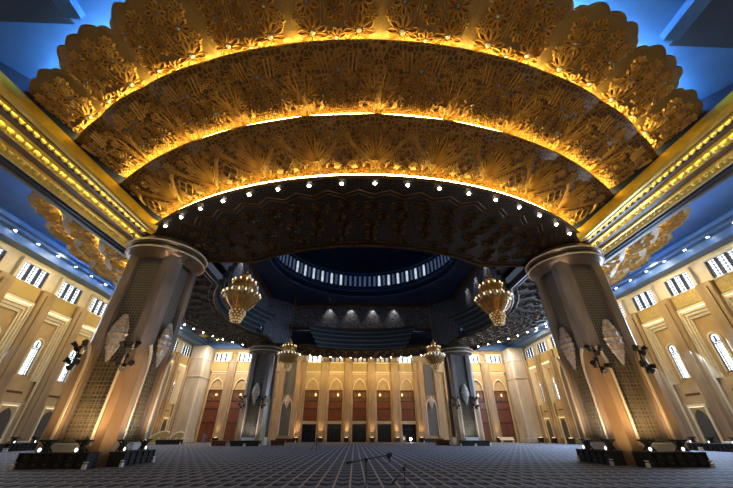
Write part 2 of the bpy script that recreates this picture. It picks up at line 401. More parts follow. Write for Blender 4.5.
def side_wall(sx, nm):
    Fx = lambda dep: sx*(HX+dep)         # depth positive = into the wall
    W = MB()
    # recess back plane, full length
    W.box(min(Fx(.9), Fx(1.6)), max(Fx(.9), Fx(1.6)), YF, YB+1, 0, 16)
    W.box(min(Fx(.6), Fx(1.6)), max(Fx(.6), Fx(1.6)), YF, YB+1, 15.4, ZC+.5)
    # ledge below the windows and sill course
    for k in KS:
        y = yc(k)
        W.box(min(Fx(.25), Fx(.9)), max(Fx(.25), Fx(.9)), y-1.95, y+1.95, 0, 5.0)     # lower wall block
        W.box(min(Fx(.5), Fx(.9)), max(Fx(.5), Fx(.9)), y-1.95, y+1.95, 5.0, 7.2)
    struct(W.build('wall_'+nm, 'wall'))
    P = MB(); P.box(min(Fx(.575), Fx(.62)), max(Fx(.575), Fx(.62)), YF, YB-4, 17.2, 20.3); trim(P, 'palewall')  # paler strip imitating the light wash on the upper wall
    for k in KS:
        y = yc(k)
        near = -6 <= k
        # pilaster between the bays
        P = MB(); yp = y+PITCH/2
        P.bevbox(min(Fx(-.35), Fx(.9)), max(Fx(-.35), Fx(.9)), yp-1.0, yp+1.0, 0, 17.2, .12)
        P.bevbox(min(Fx(-.6), Fx(.9)), max(Fx(-.6), Fx(.9)), yp-1.2, yp+1.2, 0, .9, .1)
        P.box(min(Fx(-.5), Fx(-.3)), max(Fx(-.5), Fx(-.3)), yp-.45, yp+.45, 1.2, 16.6)
        trim(P, 'pilaster')
        # frieze panel over the bay
        P = MB(); P.bevbox(min(Fx(.05), Fx(.7)), max(Fx(.05), Fx(.7)), y-1.9, y+1.9, 15.45, 17.15, .1)
        trim(P, 'frieze')
        # stepped frame round the tall recess
        P = MB()
        for i, (w, zt, d0, d1) in enumerate(((1.95, 15.4, -.05, .2), (1.78, 15.1, .2, .42), (1.60, 14.75, .42, .64), (1.42, 14.4, .64, .9))):
            for s in (-1, 1):
                ya, ybb = y+s*w, y+s*(w-.17)
                P.box(min(Fx(d0), Fx(d1)), max(Fx(d0), Fx(d1)), min(ya, ybb), max(ya, ybb), 7.2 if i else 0.0, zt)
            P.box(min(Fx(d0), Fx(d1)), max(Fx(d0), Fx(d1)), y-w+.17, y+w-.17, zt-.32, zt)
        trim(P, 'trim')
        P = MB(); P.slab([(y-1.7, 15.06), (y+1.7, 15.06), (y+1.7, 15.10), (y-1.7, 15.10)], lambda a, d, z: (Fx(d), a, z), .02, .10); trim(P, 'headled')  # added glow strip that brightens the lintel, not a real fitting
        # arched window
        wn[0] += 1
        fn = lambda a, dep, z: (Fx(dep), y+a, z)
        e = empty('window_%d' % wn[0], loc=(0, 0, 0)); struct(e)
        F = MB(); F.band(round_arch(.55, 7.85, 11.4), round_arch(.78, 7.7, 11.4), fn, .72, .95); F.build('window_frame', 'trim', e)
        F = MB(); F.slab(round_arch(.56, 7.85, 11.4), fn, .86, .90); F.build('pane', 'sky', e)
        F = MB()
        F.band(round_arch(.45, 7.85, 11.4), round_arch(.56, 7.8, 11.4), fn, .78, .86)
        for z in (10.75, 10.95): F.slab([(-.55, z), (.55, z), (.55, z+.12), (-.55, z+.12)], fn, .78, .86)
        F.slab([(-.10, 10.95), (.10, 10.95), (.10, 11.7), (-.10, 11.7)], fn, .78, .86)
        F.slab([(.20, 7.65), (.28, 7.65), (.28, 10.8), (.20, 10.8)], fn, .78, .86)
        for j in range(5): F.slab([(-.5, 8.2+j*.52), (.5, 8.2+j*.52), (.5, 8.25+j*.52), (-.5, 8.25+j*.52)], fn, .80, .86)
        F.build('muntins', 'navypaint', e)
        # vent, slot, lower doorway
        P = MB(); P.slab([(-1.35, 7.6), (-.85, 7.6), (-.85, 8.4), (-1.35, 8.4)], fn, .84, .95)
        for j in range(4): P.slab([(-1.35, 7.68+j*.2), (-.85, 7.68+j*.2), (-.85, 7.74+j*.2), (-1.35, 7.74+j*.2)], fn, .80, .9)
        trim(P, 'latbar')
        P = MB(); P.slab([(-1.0, 5.75), (1.0, 5.75), (1.0, 6.0), (-1.0, 6.0)], fn, .46, .55); trim(P, 'brown')
        wn2 = wn[0]
        e = empty('door_%d' % wn2, loc=(0, 0, 0)); struct(e)
        F = MB(); F.band([(-.95, 0), (-.95, 4.5), (.95, 4.5), (.95, 0)], [(-1.2, 0), (-1.2, 4.75), (1.2, 4.75), (1.2, 0)], fn, .12, .3); F.build('door_frame', 'trim', e)
        F = MB(); F.slab([(-.95, 0), (.95, 0), (.95, 4.5), (-.95, 4.5)], fn, .22, .3); F.build('door_surround', 'wall', e)
        F = MB(); F.slab(pointed(.78, 0, 3.0, 4.2), fn, .14, .24); F.build('door_leaf', 'greydoor', e)
        F = MB(); F.slab([(-.95, 4.42), (.95, 4.42), (.95, 4.5), (-.95, 4.5)], fn, .10, .2); F.build('light_strip', 'doorled', e)
        P = MB(); P.slab([(-1.75, .9), (-1.4, .9), (-1.4, 4.3), (-1.75, 4.3)], fn, .2, .3); trim(P, 'brown')
        # clerestory: three lights
        wn[0] += 1
        e = empty('window_%d' % wn[0], loc=(0, 0, 0)); struct(e)
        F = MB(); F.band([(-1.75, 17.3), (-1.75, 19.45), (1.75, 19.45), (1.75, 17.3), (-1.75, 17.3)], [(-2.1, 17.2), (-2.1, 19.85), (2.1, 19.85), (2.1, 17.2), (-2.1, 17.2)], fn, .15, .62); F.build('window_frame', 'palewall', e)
        F = MB(); F.slab([(-1.76, 17.3), (1.76, 17.3), (1.76, 19.45), (-1.76, 19.45)], fn, .56, .60); F.build('pane', 'sky', e)
        F = MB()
        for a in (-1.72, -.6, .6, 1.72): F.slab([(a-.16, 17.3), (a+.16, 17.3), (a+.16, 19.45), (a-.16, 19.45)], fn, .3, .56)
        for a in (-1.16, 0, 1.16):
            for j in range(5): F.slab([(a-.5, 17.6+j*.4), (a+.5, 17.6+j*.4), (a+.5, 17.68+j*.4), (a-.5, 17.68+j*.4)], fn, .46, .56)
            F.slab([(a-.03, 17.3), (a+.03, 17.3), (a+.03, 19.45), (a-.03, 19.45)], fn, .46, .56)
        F.build('mullions', 'navypaint', e)
side_wall(-1, 'left'); side_wall(1, 'right')

# front wall behind the camera
b = MB(); b.box(-HX-1.6, HX+1.6, YF-.8, YF, 0, ZC+.5); struct(b.build('wall_front', 'wall'))

# ------------------------------------------------------------------ back wall
BP = 5.82
W = MB(); W.box(-HX-1.6, HX+1.6, YB+.9, YB+1.6, 0, ZC+.5)
bays = [-6, -5, -4, -2, -1, 0, 1, 2, 4, 5, 6]
W.box(-HX, HX, YB+.35, YB+1, 15.0, 17.2); W.box(-HX, HX, YB+.5, YB+1, 19.4, ZC)
struct(W.build('wall_back', 'wall'))
fnB = lambda a, dep, z: (a, YB+dep, z)
dn = [100]
for k in bays:
    x = k*BP; ctr = abs(k) <= 2
    fn = lambda a, dep, z: (x+a, YB+dep, z)
    # tympanum with pointed arch above the opening
    P = MB()
    arch = pointed(1.5, 10.77, 11.2, 13.35)
    outer = [(-2.0, 10.77)]+[(-2.0+4.0*i/(len(arch)-3), 14.8) for i in range(len(arch)-2)]+[(2.0, 10.77)]
    P.band(arch, outer, fn, .35, .9); trim(P, 'wall')
    P = MB(); P.slab(arch, fn, .70, .9); trim(P, 'wall')
    P = MB(); P.band(pointed(1.42, 10.8, 11.2, 13.2), pointed(1.58, 10.8, 11.25, 13.5), fn, .26, .40)
    P.slab([(-1.9, 14.75), (1.9, 14.75), (1.9, 15.0), (-1.9, 15.0)], fn, .2, .45)
    P.slab([(-1.9, 14.35), (1.9, 14.35), (1.9, 14.45), (-1.9, 14.45)], fn, .28, .45)
    trim(P, 'trim')
    P = MB(); P.slab([(-1.75, 15.2), (1.75, 15.2), (1.75, 17.0), (-1.75, 17.0)], fn, .22, .4); trim(P, 'frieze')
    P = MB(); P.slab([(-2, 0), (-1.62, 0), (-1.62, 10.77), (-2, 10.77)], fn, .35, .9); P.slab([(1.62, 0), (2, 0), (2, 10.77), (1.62, 10.77)], fn, .35, .9)
    if ctr: P.slab([(-1.62, 3.57), (1.62, 3.57), (1.62, 4.19), (-1.62, 4.19)], fn, .3, .9)
    trim(P, 'wall')
    # clerestory window
    wn[0] += 1
    e = empty('window_%d' % wn[0]); struct(e)
    F = MB(); F.band([(-1.75, 17.35), (-1.75, 19.1), (1.75, 19.1), (1.75, 17.35), (-1.75, 17.35)], [(-2.1, 17.2), (-2.1, 19.5), (2.1, 19.5), (2.1, 17.2), (-2.1, 17.2)], fn, .15, .8); F.build('window_frame', 'brown' if abs(k) < 2 else 'trim', e)
    F = MB(); F.slab([(-1.76, 17.35), (1.76, 17.35), (1.76, 19.1), (-1.76, 19.1)], fn, .74, .78); F.build('pane', 'skydim' if abs(k) < 2 else 'sky', e)
    F = MB()
    for a in (-1.7, -.6, .6, 1.7): F.slab([(a-.17, 17.35), (a+.17, 17.35), (a+.17, 19.1), (a-.17, 19.1)], fn, .4, .74)
    F.build('mullions', 'navypaint', e)
    side = ['far left', 'left'][k > -6] if False else None
    place = {0: 'middle bay of the back wall', -1: 'just left of the middle of the back wall', 1: 'just right of the middle of the back wall',
             -2: 'leftmost of the five central back wall bays', 2: 'rightmost of the five central back wall bays',
             -4: 'back wall bay hidden behind the far left column', 4: 'back wall bay behind the far right column',
             -5: 'back wall bay just left of the far left column', 5: 'back wall bay just right of the far right column',
             -6: 'back wall bay in the left corner', 6: 'back wall bay in the right corner'}[k]
    # wooden screen / balcony
    e = empty('wooden_balcony' if ctr else 'wooden_screen', ('red-brown balcony over a dark doorway, %s' if ctr else 'tall red-brown wooden screen, %s') % place,
              'balcony' if ctr else 'wooden screen', (x, YB+.4, 0), 0, 'wooden balconies and screens of the back wall')
    fl = lambda a, dep, z: (a, dep, z)
    z0 = 4.2 if ctr else 0
    F = MB(); F.slab([(-1.62, z0), (1.62, z0), (1.62, 8.3), (-1.62, 8.3)], fl, .1, .2)
    for j in range(14): F.slab([(-1.55+j*.232, z0+.1), (-1.45+j*.232, z0+.1), (-1.45+j*.232, 6.5), (-1.55+j*.232, 6.5)], fl, .05, .12)
    F.build('slat_panel', 'wood', e)
    F = MB(); F.bevbox(-1.62, 1.62, -.02, .2, 6.55, 6.8, .03); F.bevbox(-1.62, 1.62, -.06, .22, 8.2, 8.42, .03); F.bevbox(-1.62, 1.62, -.02, .2, 10.55, 10.77, .03)
    if not ctr: F.bevbox(-1.62, 1.62, -.02, .2, 3.7, 4.0, .03); F.box(-.05, .05, .0, .12, 0, 3.7)
    for s in (-1, 1): F.box(min(s*1.5, s*1.62), max(s*1.5, s*1.62), -.03, .2, z0, 10.77)
    F.build('rail', 'wooddark', e)
    F = MB(); F.slab([(-1.5, 6.9), (1.5, 6.9), (1.5, 8.1), (-1.5, 8.1)], fl, .03, .1)
    for a in (-.5, .5): F.slab([(a-.03, 6.9), (a+.03, 6.9), (a+.03, 8.1), (a-.03, 8.1)], fl, 0, .05)
    F.build('parapet', 'wood', e)
    F = MB()
    for j in range(9): F.box(-1.5+j*.375-.045, -1.5+j*.375+.045, .06, .16, 8.4, 10.6)
    for z in (9.0, 9.2, 10.2): F.box(-1.5, 1.5, .07, .15, z-.04, z+.04)
    F.build('lattice', 'wood', e)
    F = MB(); F.slab([(-1.55, 8.4), (1.55, 8.4), (1.55, 10.6), (-1.55, 10.6)], fl, .40, .44); F.build('backboard', 'pilaster', e)
    F = MB(); px = {-2: .9, -1: .5, 0: -.05, 1: -.8, 2: -1.2}.get(k, .3)
    F.lathe([(0, -.28), (.16, -.2), (.2, 0), (.12, .18), (.04, .25), (.02, .5)], (px, .28, 9.75), 10); F.build('lantern', 'lampwarm', e, smooth=40)
    if ctr:
        dn[0] += 1
        e = empty('door_%d' % dn[0]); struct(e)
        F = MB(); F.slab([(-1.62, 0), (1.62, 0), (1.62, 3.57), (-1.62, 3.57)], fn, .80, .86); F.build('door_glass', 'doorglass', e)
        F = MB()
        for a in (-1.57, -.8, -.03, .8, 1.51): F.slab([(a, 0), (a+.06, 0), (a+.06, 3.57), (a, 3.57)], fn, .7, .82)
        for z in (.05, 2.5, 3.47): F.slab([(-1.6, z), (1.6, z), (1.6, z+.1), (-1.6, z+.1)], fn, .7, .82)
        for a in (-.2, .2): F.slab([(a-.02, 1.0), (a+.02, 1.0), (a+.02, 1.5), (a-.02, 1.5)], fn, .62, .7)
        F.build('door_rails', 'black', e)
# piers of the back wall
for k2 in (-13, -11, -9, -5, -3, -1, 1, 3, 5, 9, 11):
    if k2 == -13: continue
    x = k2/2*BP
    if abs(k2) == 5: x = math.copysign(14.2, k2); w = .8
    else: w = .95
    if abs(k2) == 9: w = .9
    P = MB(); P.bevbox(x-w, x+w, YB-.25, YB+.9, 0, 17.3, .12); P.bevbox(x-w-.2, x+w+.2, YB-.4, YB+.9, 0, .8, .08)
    P.box(x-.5, x+.5, YB-.38, YB-.2, 1.2, 16.8); P.bevbox(x-w-.15, x+w+.15, YB-.38, YB+.9, 17.0, 17.4, .06)
    trim(P, 'pilaster')
for s in (-1, 1):
    # broad pier with a lattice-filled arched niche
    x = s*17.2
    fn = lambda a, dep, z: (x+a, YB+dep, z)
    P = MB(); P.bevbox(x-2.6, x-1.35, YB-.9, YB+.9, 0, 17.4, .15); P.bevbox(x+1.35, x+2.6, YB-.9, YB+.9, 0, 17.4, .15)
    P.box(x-1.4, x+1.4, YB-.2, YB+.9, 0, 17.4); P.bevbox(x-2.7, x+2.7, YB-1.0, YB+.9, 17.2, 17.6, .08); P.bevbox(x-2.8, x+2.8, YB-1.05, YB+.9, 0, .7, .08)
    trim(P, 'stonewarm')
    P = MB(); P.slab(pointed(1.15, 1.3, 7.0, 8.8), fn, -.32, -.18); trim(P, 'lattice')
    P = MB(); P.band(pointed(1.15, 1.3, 7.0, 8.8), pointed(1.38, 1.1, 7.1, 9.2), fn, -.6, -.2); trim(P, 'trim')
    P = MB(); P.slab([(-1.1, 9.6), (1.1, 9.6), (1.1, 16.8), (-1.1, 16.8)], fn, -.32, -.18); trim(P, 'lattice')
    # corner pier
    P = MB(); x0, x1 = sorted((s*37.4, s*41.2)); P.bevbox(x0, x1, YB-4.0, YB+.9, 0, 20.3, .2); P.bevbox(x0-.2, x1+.2, YB-4.2, YB+.9, 0, .8, .1)
    for dz in (13.0, 17.0): P.bevbox(x0-.12, x1+.12, YB-4.12, YB+.9, dz, dz+.25, .05)
    trim(P, 'palestone')
b = MB(); b.box(-14, 14, YB+.05, YB+.2, 17.05, 17.12); 
b = MB()
for k in range(-2, 3): b.box(k*BP-1.7, k*BP+1.7, YB+.12, YB+.2, 17.08, 17.16)
trim(b, 'doorled')

# ------------------------------------------------------------------ canopy of gilded rings
TIERS = [  # Ri, Zi, Ro, Zo, bulge z, bulge r
    (27.20, 16.75, 31.08, 17.80, .42, .12),
    (30.40, 18.55, 34.45, 19.35, .45, .14),
    (33.70, 20.10, 37.70, 21.10, .45, .0)]
ZB = 15.74
SECT = [('front', 0, 'in the bay nearest the camera'), ('right', 90, 'in the bay right of the dome'),
        ('back', 180, 'in the bay beyond the dome'), ('left', 270, 'in the bay left of the dome')]
PW = 4.0   # half angle of a petal
def tier_fn(t):
    Ri, Zi, Ro, Zo, bz, br = TIERS[t]
    yo = .28 if t < 2 else 0.
    def smax(u):
        if t < 2: return 1.0
        au = min(1, abs(u))
        base = .70+.30*(1-au**3.6)**.5
        lob = .06*abs(math.cos(2.0*PI*u))**.8
        return base+lob-.03
    def P(u, s, h=0.):
        ss = s*smax(u)
        R = Ri+(Ro-Ri)*ss+br*(1-u*u)*s
        Z = Zi+(Zo-Zi)*ss**1.25-bz*(1-u*u)*(1-.35*s)*min(1.0, .1+ss*3.2)+(.12*s if t < 2 else 0)
        # h pushes along an approximate outward (down, towards the hall) normal
        R2 = R+h*.35; Z2 = Z-h*.93
        a = u*PW
        x, y, z = pol(a, R2, Z2)
        if h:
            x -= 0; 
        return (x, y, z)
    def flat(x, y, h):   # x across in metres, y along in metres
        L = math.hypot(Ro-Ri, Zo-Zi); s = min(1.0, max(0.0, (yo+y*(1-yo/L)*.98)/L))
        R = Ri+(Ro-Ri)*s
        u = math.degrees(x/R)/PW
        return P(max(-1, min(1, u)), min(.955, s/smax(u)) if t == 2 else s, h)
    return P, flat, math.hypot(Ro-Ri, Zo-Zi), smax
def ridge(mb, F, loop, hw, h, closed=True, base=-.01):
    n = len(loop); vs = []
    for i, (x, y) in enumerate(loop):
        a = loop[(i-1) % n] if (closed or i > 0) else loop[i]
        c = loop[(i+1) % n] if (closed or i < n-1) else loop[i]
        dx, dy = c[0]-a[0], c[1]-a[1]; l = math.hypot(dx, dy) or 1; nx, ny = -dy/l*hw, dx/l*hw
        vs += [F(x+nx, y+ny, base), F(x, y, h), F(x-nx, y-ny, base)]
    fs = []
    for i in range(n if closed else n-1):
        j = (i+1) % n
        fs += [(i*3, j*3, j*3+1, i*3+1), (i*3+1, j*3+1, j*3+2, i*3+2)]
    mb.add(vs, fs)
def leaf_loop(cx, cy, ang, r0, r1, w, n=4):
    pts = []
    for sgn in (1, -1):
        rng = range(0, n+1) if sgn > 0 else range(n-1, 0, -1)
        for i in rng:
            t = i/n; rr = r0+(r1-r0)*t; ww = w*math.sin(PI*min(1, t*.92+.04))**.8*(.55+.6*t)
            pts.append((cx+rr*math.cos(ang)-sgn*ww*math.sin(ang), cy+rr*math.sin(ang)+sgn*ww*math.cos(ang)))
    return pts
def rosette(mb, F, cx, cy, r, n=10, hw=.045, h=.12, fill=True, heart=1, seg=4, mbase=0):
    w = .80*PI*r*.72/n
    for k in range(n):
        a = 2*PI*k/n+.3
        mb.m = mbase
        L = leaf_loop(cx, cy, a, r*.26, r, w, seg)
        ridge(mb, F, L, hw, h)
        if fill:
            mb.m = 2
            c = F(cx+r*.68*math.cos(a), cy+r*.68*math.sin(a), h*.45)
            vs = [F(x, y, .012) for x, y in L]+[c]; m = len(L)
            mb.add(vs, [(i, (i+1) % m, m) for i in range(m)])
    if heart:
        mb.m = heart
        q = 8; vs = [F(cx+r*.22*math.cos(2*PI*i/q), cy+r*.22*math.sin(2*PI*i/q), .03) for i in range(q)]+[F(cx+r*.1*math.cos(2*PI*i/q), cy+r*.1*math.sin(2*PI*i/q), h) for i in range(q)]
        mb.add(vs, [(i, (i+1) % q, q+(i+1) % q, q+i) for i in range(q)]+[tuple(range(q, 2*q))])
    mb.m = 0
def tier_relief(t):
    P, F, L, sm = tier_fn(t)
    mb = MB()
    if t == 2:
        for (x, y, r, n) in ((-1.25, 1.05, .86, 11), (1.2, 1.1, .86, 11), (0, .72, .56, 9), (-1.35, 2.55, .66, 10), (1.35, 2.6, .66, 10), (0.05, 2.15, .50, 9), (-.66, 3.62, .56, 10), (.70, 3.62, .56, 10), (-.1, 2.98, .36, 8), (-1.72, 3.35, .42, 9), (1.76, 3.38, .42, 9), (-1.9, 1.85, .34, 8), (1.9, 1.85, .34, 8)):
            rosette(mb, F, x*1.02, y*.90+.10, r*.98, n, .055, .14)
        for x in (-1.7, -1.45, -.75, -.5, .5, .75, 1.45, 1.7, -.25, .25):
            ridge(mb, F, [(x, .02), (x*.97, .42)], .05, .1, closed=False)
        for x in (-.75, -.58, .55, .72): ridge(mb, F, [(x, 1.6), (x*.8, 2.8)], .04, .09, closed=False)
    elif t == 1:
        for x in (-1.55, -1.05, -.52, 0, .52, 1.05, 1.55): rosette(mb, F, x*.98, .32, .27, 8, .035, .09, heart=1, seg=3)
        for x in (-.8, -.28, .28, .8): rosette(mb, F, x, .75, .27, 8, .035, .09, heart=1, seg=3)
        for x in (-.98, .98): rosette(mb, F, x, 1.45, .56, 10, .04, .11)
        rosette(mb, F, 0, 1.30, .34, 8, .04, .1); rosette(mb, F, 0, 1.95, .3, 8, .035, .09, seg=3)
        rosette(mb, F, 0, 2.85, .66, 10, .04, .10)
        for x, y in ((-.75, 2.15), (.75, 2.15), (-1.5, 2.45), (1.5, 2.45), (-1.75, 3.1), (1.75, 3.1), (-1.25, 3.2), (1.25, 3.2)): rosette(mb, F, x, y, .3, 8, .035, .08, heart=0, seg=3)
        for x in (-.95, -.75, -.55, .55, .75, .95): ridge(mb, F, [(x, 2.75), (x*1.25, 3.75)], .05, .1, closed=False)
        ridge(mb, F, [(-.8, 2.35), (.8, 2.35)], .05, .08, closed=False)
        for s in (-1, 1):      # fans of leaves at the seams
            for j, ang in enumerate((95, 112, 130, 150)):
                a = rad(ang) if s > 0 else rad(180-ang)
                ridge(mb, F, leaf_loop(s*1.95, 1.35, a, .1, 1.5-.1*j, .17), .04, .1)
            for j, ang in enumerate((112, 140)):
                a = rad(ang) if s > 0 else rad(180-ang)
                ridge(mb, F, leaf_loop(s*2.02, .05, a, .1, 1.1-.15*j, .2), .05, .14)
            for y in (.95, 1.25, 1.55): rosette(mb, F, s*1.9, y, .18, 7, .03, .08, heart=0, seg=3)
    else:
        rosette(mb, F, 0, .42, .42, 10, .045, .13)
        for s in (-1, 1):
            for x, y, r in ((.68, .3, .24), (1.05, .42, .24), (1.4, .3, .24), (.95, .75, .2), (1.5, .62, .2)): rosette(mb, F, s*x, y, r, 7, .03, .09, heart=0, seg=3)
            for off in (0, .14, .28): ridge(mb, F, [(s*1.88, .35+off), (s*.42, 2.45+off), (0, 2.75+off*.8)], .055, .13, closed=False)
            for j in range(7):
                x = s*(.55+.13*j); ridge(mb, F, [(x, .95), (x*.95, 1.9-.16*j)], .03, .07, closed=False)
            for j, ang in enumerate((92, 100, 108, 117, 127)):
                a = rad(ang) if s > 0 else rad(180-ang)
                ridge(mb, F, leaf_loop(s*1.98, .9, a, .2, 2.6-.22*j, .14), .04, .1)
            rosette(mb, F, s*1.5, 2.5, .34, 8, .035, .09, seg=3); rosette(mb, F, s*1.05, 3.1, .3, 8, .035, .09, seg=3); rosette(mb, F, s*1.72, 3.3, .26, 8, .03, .08, seg=3)
        for x, y in ((0, 1.15), (-.33, 1.5), (.33, 1.5), (0, 1.85)):
            ridge(mb, F, [(x-.3, y), (x, y+.34), (x+.3, y), (x, y-.34)], .035, .09)
        rosette(mb, F, 0, 3.2, .42, 9, .04, .09)
    return mb
def tier_panel(t):
    P, F, L, sm = tier_fn(t)
    mb = MB(); nu, nv = (24 if t < 2 else 48), 14
    vs = []; fs = []
    for layer, dz in ((0, 0), (1, .16)):
        for j in range(nv+1):
            for i in range(nu+1):
                x, y, z = P(-1+2*i/nu, j/nv); vs.append((x, y, z+dz))
    m = (nu+1)*(nv+1)
    for j in range(nv):
        for i in range(nu):
            a = j*(nu+1)+i
            fs.append((a, a+1, a+nu+2, a+nu+1)); fs.append((m+a, m+a+nu+1, m+a+nu+2, m+a+1))
    for i in range(nu):
        a = nv*(nu+1)+i; fs.append((a, a+1, m+a+1, m+a)); a = i; fs.append((a, m+a, m+a+1, a+1))
    for j in range(nv):
        a = j*(nu+1); fs.append((a, a+nu+1, m+a+nu+1, m+a)); a += nu; fs.append((a, m+a, m+a+nu+1, a+nu+1))
    mb.add(vs, fs)
    if t == 2:   # thick rolled rim round the lobed end
        for i in range(nu):
            p = Vector(P(-1+2*i/nu, 1)); q = Vector(P(-1+2*(i+1)/nu, 1)); mb.tube(p+Vector((0, 0, .06)), q+Vector((0, 0, .06)), .10, .10, 6)
    return mb
TN = ['lowest', 'middle', 'topmost']
proto_panel = []
for t in range(3):
    pm = ['gold', 'gold', 'goldpale'][t]
    pan = tier_panel(t).build('petal_panel', pm, None, smooth=50)
    rel = tier_relief(t).build('flower_relief', ['goldrelief', 'silver', 'goldfill'], pan)
    proto_panel.append(pan)
used = [False]*3
def arc_strip(r, z0, z1, a0, a1, n=40, thick=.05):
    mb = MB(); vs = []
    for i in range(n+1):
        a = a0+(a1-a0)*i/n
        for (rr, zz) in ((r, z0), (r+thick, z0), (r+thick, z1), (r, z1)): vs.append(pol(a, rr, zz))
    fs = []
    for i in range(n):
        for j in range(4):
            fs.append((i*4+j, i*4+(j+1) % 4, (i+1)*4+(j+1) % 4, (i+1)*4+j))
    mb.add(vs, fs); return mb
for (sn, ang, where) in SECT:
    for t in range(3):
        Ri, Zi, Ro, Zo, bz, br = TIERS[t]
        e = empty('gilded_petal_tier', '%s tier of gilded flower-carved petals %s' % (TN[t], where), 'ceiling ornament', (0, C, 0), rad(ang), 'gilded canopy tiers round the dome opening')
        for k in range(10):
            a = (k-4.5)*8
            if not used[t]:
                p = proto_panel[t]; used[t] = True
            else:
                p = copy_tree(proto_panel[t])
            p.parent = e; p.rotation_euler = (0, 0, rad(a))
        # LED strip hidden behind the lip of the ring below
        rlip = [28.0, 31.2, 34.55][t]; zlip = [15.99, 17.85, 19.4][t]
        arc_strip(rlip-.30, zlip+.19, zlip+.33, -38, 38, thick=.10).build('light_strip', 'led', e)
        if t == 2:
            arc_strip(36.0, 21.35, 21.45, -37.5, 37.5, thick=.14).build('rim_light_strip', 'ledblue' if sn in ('front', 'back') else 'ledbluedim', e)
    # ---- the dark bronze soffit ring below
    e = empty('bronze_soffit', 'dark bronze soffit edged with white spotlights, %s' % where, 'ceiling', (0, C, 0), rad(ang), 'bronze soffits round the dome opening')
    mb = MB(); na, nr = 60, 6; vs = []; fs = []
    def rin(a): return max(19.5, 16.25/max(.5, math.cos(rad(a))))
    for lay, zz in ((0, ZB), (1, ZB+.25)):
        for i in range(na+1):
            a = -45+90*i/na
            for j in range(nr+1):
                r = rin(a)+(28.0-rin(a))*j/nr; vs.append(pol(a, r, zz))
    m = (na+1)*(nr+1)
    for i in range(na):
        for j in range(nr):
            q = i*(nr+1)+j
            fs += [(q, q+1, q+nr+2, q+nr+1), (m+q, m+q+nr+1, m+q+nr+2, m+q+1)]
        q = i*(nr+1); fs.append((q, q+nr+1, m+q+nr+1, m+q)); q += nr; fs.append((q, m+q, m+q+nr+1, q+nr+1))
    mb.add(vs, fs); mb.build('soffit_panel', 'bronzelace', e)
    Fp = lambda x, y, h: pol(math.degrees(x/24.), y, ZB-h)     # x along the arc at radius 24, y = radius
    mb = MB(); rnd = random.Random(3)
    for k in range(-8, 8):      # chevrons under the spotlights
        xa, xb = rad(k*4.58)*24, rad((k+1)*4.58)*24; xm = (xa+xb)/2
        for off in (0, .35): ridge(mb, Fp, [(xa, 27.3-off-.9), (xm, 26.9-off), (xb, 27.3-off-.9)], .06, .07, closed=False)
    for row, (r, n, sz) in enumerate(((25.2, 17, .72), (24.0, 20, .55), (22.9, 15, .7), (21.8, 13, .55), (20.8, 9, .62), (20.0, 8, .4))):
        amax = 42 if r > 22.9 else math.degrees(math.acos(min(1, 16.6/r)))-1.5
        amax = min(amax, 37 if r > 24.5 else 40)
        for k in range(n):
            a = -amax+2*amax*(k+.5)/n
            rosette(mb, Fp, rad(a)*24, r+rnd.uniform(-.1, .1), sz, 9, .05, .10, fill=True, heart=0, seg=3)
    mb.build('flower_relief', ['bronzerelief', 'bronzerelief', 'bronzelace'], e)
    mb = MB()
    pts = [pol(-44+88*i/60, rin(-44+88*i/60)+.12, ZB-.06) for i in range(61)]; mb.path(pts, .14, 6)
    pts = [pol(-44+88*i/60, rin(-44+88*i/60)+.75, ZB-.03) for i in range(61)]; mb.path(pts, .07, 6)
    mb.build('edge_moulding', 'bronzerelief', e)
    mb = MB(); pts = [pol(-40+80*i/60, 28.0, ZB+.05) for i in range(61)]; mb.path(pts, .09, 6); mb.build('outer_lip', 'brown', e)
    for k in range(17):
        a = (k-8)*4.58
        mb = MB(); x, y, z = pol(a, 27.5, ZB-.02); mb.lathe([(.0, -.10), (.06, -.09), (.08, -.02), (.12, 0)], (x, y, z), 10); mb.build('spotlight', 'lamp', e, recalc=False)

